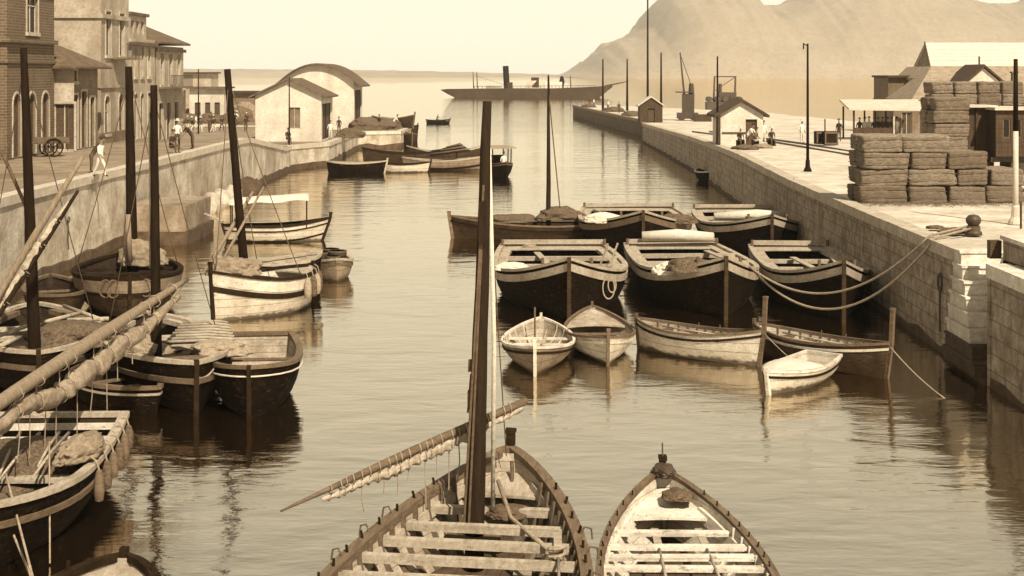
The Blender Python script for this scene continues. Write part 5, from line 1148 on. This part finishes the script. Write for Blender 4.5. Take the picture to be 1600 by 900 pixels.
def band_mesh():
    mb = MB()
    for z in (-.16, .16):
        q = [(a*1.0, s*.61, z+.01*a) for a, s in ((-1, -1), (-.4, -1.01), (.3, -1.0), (1, -1), (1, 1), (-1, 1), (-1, -1))]; mb.tube(q, .014, 5)
    mb.tube([(-.98, -.6, -.16), (-1.01, -.3, 0), (-.98, -.6, .16)], .01, 5)
    return mb.build('binding', rope_dark)
BB = band_mesh()
def put_bale(p, rz, label, group, sx=1):
    sy = random.uniform(.94, 1.05); szz = random.uniform(.96, 1.06)
    o = bpy.data.objects.new('bale', random.choice(BM)); COL.objects.link(o); o.location = p; o.rotation_euler = (random.uniform(-.05, .05), random.uniform(-.04, .04), rz+(math.pi if random.random() < .5 else 0)); o.scale = (sx*random.uniform(.97, 1.03), sy, szz)
    b = BB.copy(); COL.objects.link(b); b.parent = o; return tag(o, label, 'bale', group)
random.seed(5)
G3 = 'bales of the big stack at the quay edge'; x0 = 13.95; zq = qr(62)
lay = [[(0, 1), (1, 1), (2, .62), (2.62, .62), (3.24+.0, 0.85)], [(0, 1), (1, .95), (1.95, .85), (2.8, .45), (3.25, .8)], [(0, 1), (1, .95), (2.0, .85), ], [(.0, .78), (.78, .78)]]
lay = [[0, 1.95, 3.55, 5.1], [.05, 2.0, 3.95, 5.25], [.1, 2.05, 3.55], [.15, 1.75]]
wid = [[1.9, 1.55, 1.5, 1.5], [1.9, 1.9, 1.2, 1.35], [1.9, 1.45, 1.6], [1.55, 1.9]]
for l, (xs, ws) in enumerate(zip(lay, wid)):
    for x, w_ in zip(xs, ws):
        for r_ in range(2):
            put_bale((x0+x+w_/2+.12*l*0, 62.2+r_*1.3+random.uniform(-.05, .05), zq+.34+.685*l), random.uniform(-.05, .05),
                     ('bale in the %s of the big stack at the quay edge, %s row' % (('bottom layer', 'second layer', 'third layer', 'top layer')[l], ('front', 'back')[r_])), G3+', '+('bottom', 'second', 'third', 'top')[l]+(' front', ' back')[r_], w_/2.02)
G4 = 'bales of the tall stack against the plank hut'
for l in range(6):
    for r_ in range(2):
        put_bale((xa(1474, 79.5)+random.uniform(-.08, .08), 78.6+r_*1.5, qr(80)+.34+.665*l), random.uniform(-.05, .05), 'bale in the tall stack against the plank hut', G4, .9)
for i in range(4): put_bale((xa(1470, 82)+i*1.25, 82.5, qr(80)+.5+.66*6+(.0 if i else 0)), R(10), 'bale in the row lying highest, above the plank hut roof', 'bales lying above the plank hut roof', .62)
for i in range(4): put_bale((xa(1472, 82)+i*1.25, 82.5, qr(80)+.5+.66*5), R(4), 'bale under the highest row, behind the plank hut', 'bales behind the plank hut', .62)
bpy.data.objects.remove(BB)
# loose straw and scraps fallen round the stacks
mb = MB(); rs = random.Random(3)
for i in range(900):
    x, y = rs.gauss(16.8, 2.4), rs.gauss(60.9, .55)
    if x < 13.7: continue
    a = rs.uniform(0, 3.2); l = rs.uniform(.05, .22); mb.beam((x, y, zq+.035), (x+l*math.cos(a), y+l*math.sin(a), zq+.04+rs.uniform(0, .05)), .016, .012)
tag(mb.build('loose_straw', bale_m), 'loose straw scattered on the quay in front of the bale stack', 'straw', kind='stuff')
# poles, crates, rails and the like on the right quay
def pole(name, label, px, pyb, pyt, r0, r1, m, z=None, base=True, arm=None, cat='pole', group=None):
    Y = None
    z = qr(80) if z is None else z; X, Y = at(px, pyb, z); h_ = za(pyt, Y)-z
    r_ = thing(name, label, cat, (X, Y, z), 0, group); MB().tube([(0, 0, 0), (.0, 0, h_*.5), (0, 0, h_)], [r0, (r0+r1)/2, r1], 10).build('shaft', m, r_, smooth=True)
    if base: MB().lathe([(r0*2.6, 0), (r0*2.4, .1), (r0*1.5, .25), (r0*1.3, .6), (r0, .65)], n=10).build('base', m, r_)
    if arm: MB().beam((0, 0, h_-.12), (arm, 0, h_-.02), .05).beam((arm, 0, h_-.3), (arm, 0, h_+.02), .06).build('arm', m, r_)
    return r_
pole('lamp_pole', 'slim dark lamp pole at the right quay edge, by the coiled rope', 1262, 268, 68, .085, .05, mast_black, arm=-.22)
pw_ = pole('white_pole', 'tall pole with pale lower half at the far right, before the bales', 1587, 350, 205, .1, .09, pole_w, z=3.3)
X, Y = at(1587, 350, 3.3); tag(MB().tube([(X, Y, za(205, Y)), (X, Y, za(92, Y))], [.09, .07], 10).build('upper_shaft', mast_black, smooth=True)); u_ = bpy.data.objects[-1] if 0 else [o for o in bpy.data.objects if o.name.startswith('upper_shaft')][0]; u_.parent = pw_; u_.location = (-X, -Y, -3.3)
for n_, dx in enumerate((-.35, .3)): tag(MB().tube([(X+dx, Y-1.6, 3.3), (X+dx, Y-1.6, 4.15)], .04, 8).build('iron_stanchion', iron), ('left' if n_ == 0 else 'right')+' short iron stanchion near the pale pole', 'stanchion')
pole('quay_post', 'dark post standing at the left side of the white hut', 1121, 227, 88, .1, .06, mast_black, z=3.1, base=False)
for px, pyb, pyt, lab in ((942, 172, 92, 'short thin mast on the outer pier, leftmost of its poles'), (980, 173, 92, 'thin pole on the outer pier, second from its tip'), (1012, 172, -20, 'very tall thin pole on the outer pier, reaching out of view'), (1033, 176, 82, 'pole on the outer pier beside the little cabin')):
    pole('pier_pole', lab, px, pyb, pyt, .22, .12, wood_spar, z=2.16, base=False)
pole('street_pole', 'thin pole at the left street end', 310, 210, 108, .08, .06, wood_spar, z=1.9, base=False)
pole('street_pole', 'thin pole on the low wall before the nearer boat shed', 452, 228, 120, .07, .05, wood_spar, z=2.05, base=False)
def crate(px, py, w_, h_, lab):
    X, Y = at(px, py, qr(108)); c = thing('crate', lab, 'crate', (X, Y, qr(108))); MB().box((0, 0, h_/2), (w_, 1.0, h_), j=.01).build('body', wood_dark, c)
    mb = MB()
    for z in (.1, h_-.1): mb.box((0, -.52, z), (w_, .05, .12))
    for x in (-w_/2+.06, w_/2-.06): mb.box((x, -.525, h_/2), (.1, .05, h_-.34))
    mb.build('slats', wood_mid, c)
crate(1281, 225, .7, .95, 'smaller dark crate left of the larger one by the rails'); crate(1297, 226, 1.0, 1.0, 'larger dark crate by the rails, beside a thin post')
pole('rail_post', 'thin post behind the dark crates by the rails', 1289, 222, 186, .05, .05, wood_spar, z=3.2, base=False); 
# outer pier: cabin, crane, low wall
cb = thing('pier_cabin', 'small dark cabin with pale roof on the outer pier', 'cabin', (xa(1006, 190), 196, 2.16))
gable_house(cb, 2.9, 3, 2.2, 3.2, board_d, [(1.0, 1.9, .05, 1.8)], ov=.25, roof=roof_w); window(cb, (0, 0, 0), (1, 0, 0), (0, -1, 0), (1.0, 1.9, .05, 1.8), 'door', wood_dark, bars=False)
cr = thing('steam_crane', 'dark steam crane with a raised jib on the far quay', 'crane', (xa(1074, 205), 205, 2.2))
MB().box((0, 0, .6), (2.6, 2.2, .8), j=.03).build('truck', iron, cr); MB().box((.1, 0, 2.2), (1.5, 1.6, 2.6), j=.04).build('cab', iron, cr); MB().tube([(.55, .2, 3.3), (.55, .2, 4.9)], [.42, .3], 12).build('boiler', iron, cr)
mb = MB(); mb.beam((-.5, -.3, 3.2), (-1.0, -.3, za(82, 205)-2.2), .16); mb.beam((-.3, .3, 3.2), (-.95, .3, za(82, 205)-2.2), .16)
for i in range(6): t = .1+.15*i; mb.beam((-.5-.5*t, -.3, 3.2+(za(82, 205)-5.4)*t), (-.3-.65*t, .3, 3.2+(za(82, 205)-5.4)*t), .07)
mb.build('jib', iron, cr); MB().tube([(-1, 0, za(82, 205)-2.3), (.6, 0, 4.4)], .05, 6).build('jib_stay', iron, cr); MB().box((-.4, 0, 3.75), (2.2, 2.0, .15)).build('cab_roof', iron, cr)
for x in (-.8, .8): MB().tube([(x, -1.15, .4), (x, 1.15, .4)], .4, 14).build('wheel', iron, cr)
lw = tag(MB().prism([(xa(1085, 200), 200), (xa(1112, 200), 200), (xa(1112, 200), 201), (xa(1085, 200), 201)], 2.1, 3.1).build('low_wall', board_d), 'low dark wall on the far quay, right of the steam crane', 'wall')
for i, (px, s_, lab) in enumerate(((920, .8, 'dark goods heap on the outer pier, nearest its tip'), (958, 1.1, 'dark goods heap on the outer pier, second from the tip'), (990, 1.0, 'dark goods heap on the outer pier, beside the cabin'))):
    Y = [283, 250, 225][i]; net_heap('goods_heap', (xa(px, Y), Y, 2.16), (1.6*s_, 1, .7*s_), lab, net_m, 'goods', 60+i)
# dredger afloat behind the quay
dr = thing('dredger', 'dark dredger with a gantry, afloat beyond the right quay', 'dredger', (xa(1134, 330), 330, 0))
MB().prism([(-4.2, -2), (3.6, -2), (4.4, 0), (3.6, 2), (-4.2, 2)], -.5, 2.3).build('hull', iron, dr); MB().box((.3, 0, 3.3), (3.6, 2.6, 2), j=.1).build('deckhouse', iron, dr)
mb = MB()
for x in (-2.6, 1.9):
    for y in (-1, 1): mb.beam((x, y, 2), (x+.2, y*.6, 8.0-abs(x)*.1), .2)
mb.beam((-2.5, 0, 7.7), (2.2, 0, 7.7), .25); mb.beam((-2.5, .0, 4.6), (2.0, 0, 7.6), .15); mb.build('gantry', iron, dr)
MB().tube([(-1.2, 0, 4), (-1.2, 0, 6.2)], .35, 12).build('funnel', iron, dr)
for i in range(5): MB().tube([(-3.6+i*1.6, 2.02, 2.9), (-3.6+i*1.6, -2.05, 2.9)], .55, 12).build('bucket_wheel', iron, dr)

# steamship crossing the mouth
YS = 530.0
sp = thing('steamship', 'long dark clipper bowed steamship with one funnel, across the harbour mouth', 'steamship', (xa(820, YS), YS, 0))
k = YS/FPX; X = lambda px: (px-820)*k
Z = lambda py: za(py, YS)
mb = MB(); st_ = []
prof = [(689, 140, 141, .3), (700, 139, 147, 2.0), (712, 139, 153, 2.8), (740, 138.5, 153.5, 3.6), (800, 138, 153.5, 3.9), (860, 138, 153.5, 3.9), (910, 136.5, 153.5, 3.2), (935, 135, 153.5, 1.6), (943, 134.4, 147, .8), (957, 133.2, 136, .15)]
for px, pt_, pb, hw in prof: st_.append([(X(px), -hw, Z(pt_)), (X(px), -hw*.85, max(-.6, Z(pb))), (X(px), hw*.85, max(-.6, Z(pb))), (X(px), hw, Z(pt_))])
vs = [v for s_ in st_ for v in s_]; fs = []
for i in range(len(st_)-1):
    for a in range(4): fs.append((i*4+a, (i+1)*4+a, (i+1)*4+(a+1) % 4, i*4+(a+1) % 4))
fs += [(0, 1, 2, 3), tuple(len(vs)-4+a for a in (3, 2, 1, 0))]
mb.add(vs, [f[::-1] for f in fs]); mb.build('hull', ship_h, sp)
mb = MB(); mb.tube([(X(945), 0, Z(134.5)), (X(982), 0, Z(127))], [.3, .12], 8); mb.build('bowsprit', ship_h, sp)
MB().tube([(X(792), 0, Z(138)), (X(790), 0, Z(103))], [1.05, 1.0], 16).build('funnel', mast_black, sp); MB().box((X(797), 0, Z(134)), (1.8, 2.5, 2.4)).build('engine_casing', ship_h, sp)
for p0, p1, zt, m in ((822, 848, 126, plaster_w), (850, 878, 128, plaster_w), (760, 782, 134, plaster_m), (830, 842, 121, ship_h)): MB().box(((X(p0)+X(p1))/2, 0, (Z(zt)+Z(139))/2), ((p1-p0)*k, 4.4, Z(zt)-Z(139)), j=.05).build('deckhouse', m, sp)
MB().lathe([(.6, Z(138)), (.7, Z(132)), (1.0, Z(128)), (.5, Z(119))], (X(878), 0, 0), 10).build('ventilator', mast_black, sp)
for px, pt_ in ((739, 112), (745, 112), (857, 116), (891, 118)): MB().tube([(X(px+1), 0, Z(138)), (X(px), 0, Z(pt_))], [.2, .12], 8).build('mast', ship_h, sp)
mb = MB()
for px in range(742, 930, 6): mb.beam((X(px), -3.4, Z(138.4)), (X(px), -3.4, Z(134.8)), .12)
mb.beam((X(740), -3.4, Z(134.8)), (X(930), -3.2, Z(133.6)), .14); mb.build('railing', ship_h, sp)
MB().beam((X(742), 0, Z(118)), (X(790), 0, Z(133)), .1).build('stay', ship_h, sp)
# ------------------------------------------------------------------ people
def person_mesh(pose):
    """one continuous skinned body about 1.68 m tall, feet at the origin, facing -y; coloured by region"""
    hip = {'stand': .88, 'walk': .87, 'sit': .48, 'row': .42, 'bend': .84}[pose]
    lean = {'stand': .0, 'walk': -.05, 'sit': -.08, 'row': -.22, 'bend': -.42}[pose]
    V = []; E = []; Rr = []; reg = []
    def add(p, r, par, g):
        V.append(Vector(p)); Rr.append(r); reg.append(g)
        if par is not None: E.append((par, len(V)-1))
        return len(V)-1
    pel = add((0, 0, hip), .135, None, 't'); 
    def sp(t): return (0, lean*t, hip+.56*t*math.cos(lean))
    w1 = add(sp(.35), .125, pel, 's'); ch = add(sp(.75), .15, w1, 's'); nk = add(sp(1.0), .075, ch, 's')
    n2 = add((0, lean*1.12-.01, sp(1)[2]+.1), .055, nk, 'k'); hd = add((0, lean*1.2-.02, sp(1)[2]+.2), .095, n2, 'k'); add((0, lean*1.22-.02, sp(1)[2]+.3), .075, hd, 'k')
    add((0, lean*1.2-.115, sp(1)[2]+.2), .022, hd, 'k')
    for s in (-1, 1):
        hx = .1*s
        if pose in ('stand', 'bend'): kn, an, toe = (hx*1.1, -.02, .47), (hx*1.25, .02, .08), (hx*1.5, -.13, .035)
        elif pose == 'walk': kn, an, toe = (hx, -.16*s-.05, .46), (hx, -.26*s+.06, .09), (hx*1.1, -.26*s-.1, .035)
        else: kn, an, toe = (hx*1.3, -.42, hip+.02), (hx*1.4, -.44, .08), (hx*1.5, -.58, .04)
        a = add((hx, 0, hip-.06), .1, pel, 't'); k_ = add(kn, .068, a, 't'); an_ = add(an, .048, k_, 't'); add(toe, .038, an_, 'b')
        sh = add((.19*s, sp(.92)[1], sp(.92)[2]), .06, ch, 's')
        if pose == 'stand': el, ha = (.25*s, .03, sp(.4)[2]), (.22*s, -.1, sp(.02)[2])
        elif pose == 'walk': el, ha = (.25*s, .1*s, sp(.42)[2]), (.22*s, .16*s-.1, sp(.08)[2])
        elif pose == 'sit': el, ha = (.25*s, -.08, sp(.45)[2]), (.15*s, -.32, hip+.12)
        elif pose == 'row': el, ha = (.27*s, -.38, sp(.6)[2]), (.2*s, -.6, hip+.26)
        else: el, ha = (.22*s, -.5, sp(.55)[2]), (.18*s, -.62, sp(.15)[2])
        e = add(el, .045, sh, 's'); h_ = add(ha, .034, e, 'k'); d = (Vector(ha)-Vector(el)).normalized()*.1; add(Vector(ha)+d, .03, h_, 'k')
    me = bpy.data.meshes.new('person'); me.from_pydata(V, E, []); o = bpy.data.objects.new('person', me); COL.objects.link(o)
    o.modifiers.new('skin', 'SKIN').use_smooth_shade = True
    for d, r in zip(me.skin_vertices[0].data, Rr): d.radius = (r, r)
    me.skin_vertices[0].data[0].use_root = True
    ss = o.modifiers.new('sub', 'SUBSURF'); ss.levels = 1
    dg = bpy.context.evaluated_depsgraph_get(); m2 = bpy.data.meshes.new_from_object(o.evaluated_get(dg)); bpy.data.objects.remove(o)
    for x in (0,) : m2.materials.clear()
    idx = {'t': 0, 's': 1, 'k': 2, 'b': 3}
    for p in m2.polygons:
        best = 9; g = 't'
        for (a, b) in E:
            A, B_ = V[a], V[b]; ab = B_-A; t = max(0, min(1, (p.center-A).dot(ab)/max(ab.length_squared, 1e-9))); d = (p.center-(A+ab*t)).length-(Rr[a]*(1-t)+Rr[b]*t)
            if d < best: best, g = d, (reg[b] if t > .25 else reg[a])
        p.material_index = idx[g]
    top = sp(1)[2]+.34
    return m2, (0, lean*1.22-.02, top)
PM = {p: person_mesh(p) for p in ('stand', 'walk', 'sit', 'row', 'bend')}
PV = {}
def hat_mesh(kind):
    mb = MB()
    if kind == 'brim': mb.lathe([(.2, -.03), (.2, -.015), (.105, 0), (.1, .09), (.07, .11), (.0, .115)], n=12)
    else: mb.lathe([(.108, -.05), (.115, 0), (.11, .03), (.05, .06), (.0, .065)], n=12); mb.box((0, -.12, -.02), (.15, .1, .02))
    return mb.build('hat', wood_mid)
HATS = {k: hat_mesh(k) for k in ('brim', 'cap')}
def person(pose, p, rz, label, top='w', leg='d', hat='cap', hatm='d', group=None, s=1.0):
    key = (pose, top, leg)
    if key not in PV:
        m = PM[pose][0].copy(); 
        for x in ({'d': trouser, 'p': trouser_p}[leg], {'w': shirt_w, 'd': shirt_d, 'b': trouser}[top], skin_m, shirt_d): m.materials.append(x)
        PV[key] = m
    o = bpy.data.objects.new('person', PV[key]); COL.objects.link(o); o.location = p; o.rotation_euler = (0, 0, rz); o.scale = (s, s, s); tag(o, label, 'person', group)
    if hat:
        h = HATS[hat].copy(); h.data = HATS[hat].data.copy(); h.data.materials[0] = {'d': shirt_d, 'p': canvas}[hatm]; COL.objects.link(h); h.parent = o; h.location = PM[pose][1]; h.name = 'hat'
    return o
def onq(px, py, left=False):
    X, Y = at(px, py, 3.0)
    for _ in range(6): z = (ql if left else qr)(Y); X, Y = at(px, py, z)
    return (X, Y, z)
def on_edge(px, py):     # left quay
    return onq(px, py, True)
person('walk', (xa(142, 68), 69.5, 3.8), R(70), 'person in pale clothes and dark cap on the left quay edge, walking', 'w', 'p')
person('bend', (xa(119, 70), 72.5, 3.8), R(110), 'person in dark clothes stooping on the left quay beside the pale one', 'd', 'd')
person('sit', onq(268, 240, True), R(60), 'person in dark clothes sitting by the left quay edge, nearest the tall houses', 'd', 'd'); 
MB_ = [(270, 238)]
person('stand', onq(277, 232, True), R(20), 'person in a pale shirt standing before the corner house', 'w', 'd', 'brim', 'p')
person('bend', onq(301, 233, True), R(-60), 'person stooping on the left quay, right of the one in a pale shirt', 'd', 'd')
person('sit', (xa(448, 139), 139.6, ql(139)), R(30), 'person seated at the wall corner below the nearer boat shed', 'd', 'd')
G = 'distant crowd at the end of the left street'
for i in range(16):
    Y = random.uniform(165, 200); px = random.uniform(292, 392)
    person(random.choice(('stand', 'walk')), (xa(px, Y), Y, ql(Y)), random.uniform(0, 6), 'small distant figure in the crowd at the end of the left street', random.choice('wdb'), random.choice('dp'), random.choice(('cap', 'brim')), random.choice('dp'), G)
person('stand', (xa(516, 150), 150, ql(150)), R(20), 'person in pale shirt standing by the dark side of the nearer shed', 'w', 'p')
person('stand', (xa(528, 165), 166, ql(165)), R(0), 'person in dark clothes between the two boat sheds', 'd', 'd')
person('stand', (xa(592, 177), 178, ql(178)), R(-60), 'person standing among the goods on the left mole end', 'd', 'd', 'cap')
person('bend', (xa(612, 180), 182, ql(180)), R(90), 'person stooping at the tip of the left mole', 'w', 'd')
person('row', ROWER, R(90), 'rower in dark clothes in the lone boat out in the channel', 'd', 'd', 'brim', 'p')
# right quay group by the white hut
GP = [('sit', 1156, 229, 'd', 'person in a dark coat seated before the white hut, leftmost of the group'), ('bend', 1167, 230, 'w', 'person in a pale shirt bending before the white hut'), ('sit', 1180, 229, 'b', 'person in brown seated right of the hut doorway'), ('stand', 1193, 226, 'w', 'person in a pale shirt standing right of the white hut'), ('sit', 1205, 228, 'd', 'person in dark clothes seated at the right end of the group by the hut')]
for q, px, py, c, lab in GP: person(q, onq(px, py), random.uniform(-1.2, 1.2), lab, c, random.choice('dp'), random.choice(('cap', 'brim')), random.choice('dp'))
for i, (px, py) in enumerate(((1156, 229), (1180, 229), (1205, 228))):
    x, y, z = onq(px, py); tag(MB().box((0, 0, .21), (.5, .4, .42), j=.01).box((0, 0, .44), (.54, .44, .05)).build('box_seat', wood_dark, loc=(x, y+.05, z)), 'wooden box used as a seat by the white hut', 'box', 'box seats by the hut')
net_heap('goods_heap', onq(1162, 234), (.9, .5, .3), 'dark sacks on the ground before the white hut', net_m, 'goods', 71)
net_heap('goods_heap', onq(1190, 232), (.7, .5, .28), 'pale sacks on the ground right of the white hut', sacking, 'goods', 72)
person('stand', onq(1253, 224), R(30), 'person in pale clothes by the rails, left of the lamp pole', 'w', 'p', 'brim', 'p')
person('stand', onq(1311, 221), R(-40), 'person in dark clothes beside the dark crates', 'd', 'd')
GC = [(1343, 'd'), (1351, 'w'), (1358, 'w'), (1366, 'd'), (1372, 'd'), (1379, 'b'), (1387, 'd'), (1394, 'd'), (1401, 'w')]
for i, (px, c) in enumerate(GC):
    Y = 128.2+1.1*(i % 3); person('stand', (xa(px, Y), Y, qr(Y)), random.uniform(-.6, .6), ('person in pale clothes standing in the crowd under the station canopy' if c == 'w' else 'person in dark clothes standing in the crowd under the station canopy'), c, 'p' if c == 'w' else 'd', random.choice(('cap', 'brim')), 'd', 'people under the station canopy, '+('pale' if c == 'w' else 'dark'))
for px, Y, c, lab in ((921, 285, 'd', 'figure in dark clothes at the tip of the outer pier'), (928, 280, 'w', 'figure in pale clothes near the tip of the outer pier'), (950, 262, 'w', 'figure in pale clothes midway along the outer pier'), (967, 240, 'd', 'figure in dark clothes on the outer pier left of the cabin')):
    person('stand', (xa(px, Y), Y, 2.16), random.uniform(-2, 2), lab, c, 'd')
x, y = xa(781, 126), 126.5
person('stand', (xa(787, 125), 125.6, .25), R(20), 'person in pale clothes standing under the canopy of the dark launch', 'w', 'd')
for h in HATS.values(): bpy.data.objects.remove(h)

# ------------------------------------------------------------------ goods, piles and odds and ends on the left
for i, (px, Y, s_, lab) in enumerate(((575, 177, 1.2, 'dark heap of goods beside the taller boat shed'), (600, 181, 1.0, 'heap of nets at the left mole end'), (545, 152, .8, 'low dark heap by the nearer shed corner'))):
    net_heap('goods_heap', (xa(px, Y), Y+1.5, ql(Y)), (1.8*s_, 1.2, 1.1*s_), lab, net_m, 'goods', 80+i)
for i in range(9):
    px = 298+i*11; Y = 205+8*(i % 3); net_heap('goods_heap', (xa(px, Y), Y-2, ql(Y)), (1.5+.5*(i % 2), 1, 1.2+.5*(i % 3)), 'dark heap in the row of goods behind the street end crowd', [net_m, wood_mid, sacking][i % 3], 'goods', 90+i); bpy.context.view_layer.update()
for o in [o for o in bpy.data.objects if o.name.startswith('goods_heap') and 'row of goods' in o.get('label', '')]: o['group'] = 'heaps of goods behind the street end'
st_b = thing('beached_boat', 'dark boat drawn up on the left mole with its bow high', 'boat', (0, 0, 0)); bpy.data.objects.remove(st_b)
bb = Boat('beached_boat', 'dark boat drawn up on the left mole, its bow raised', (xa(612, 184), 186, 0), R(-20), 5.5, 1.8, .9, 1.4, 1.2, cat='boat', hull=hull_brown, inner=inner_dark, gun=wood_pale, nt=14, ns=5, floor=.1); bb.thwart(.4, .7); bb.thwart(.6, .75); bb.stem(wood_mid); bb.root.location.z = ql(185)+.3
# shafts, cart and posts by the street on the left
ct = thing('hand_cart', 'two wheeled hand cart by the low house on the left street', 'cart', (xa(88, 88), 87, 3.8), R(30))
MB().box((0, 0, .75), (1.8, 1.0, .08)).build('bed', wood_mid, ct)
for s_ in (-1, 1):
    MB().beam((-.9, s_*.42, .78), (-2.4, s_*.36, .95), .07).build('shaft', wood_mid, ct); MB().box((0, s_*.5, .92), (1.8, .05, .28)).build('side_board', wood_mid, ct)
    w_ = MB(); w_.tube([(.5*math.cos(a), s_*.6, .5+.5*math.sin(a)) for a in [q*math.pi/10 for q in range(21)]], .04, 6)
    for q in range(8): a = q*math.pi/4; w_.beam((0, s_*.6, .5), (.48*math.cos(a), s_*.6, .5+.48*math.sin(a)), .035)
    w_.build('wheel', wood_dark, ct)
# chains and stains of use on the left wall: iron ladder and mooring rings
il = thing('mooring_chain', 'short iron chain hanging on the left quay wall', 'chain', (-19.1, 66, 2.2)); mb = MB(); mb.tube([(0, 0, 0), (.04, 0, -.4), (.02, 0, -.8), (.05, 0, -1.3)], .03, 6); mb.build('links', iron, il); MB().tube([(.06+.0*math.cos(a), .12*math.cos(a), .12*math.sin(a)) for a in [q*math.pi/6 for q in range(13)]], .025, 6).build('ring', iron, il)
x = 13.0+.05*2; rg = thing('mooring_ring', 'iron ring and chain on the right wall left of the white steps', 'mooring ring', (13.03, 46.6, 2.15)); MB().tube([(-.05, .2*math.cos(a), .26*math.sin(a)) for a in [q*math.pi/8 for q in range(17)]], .04, 6).build('ring', iron, rg); MB().tube([(-.05, 0, -.26), (-.04, .05, -.8), (-.05, .0, -1.5)], .03, 6).build('chain', iron, rg)
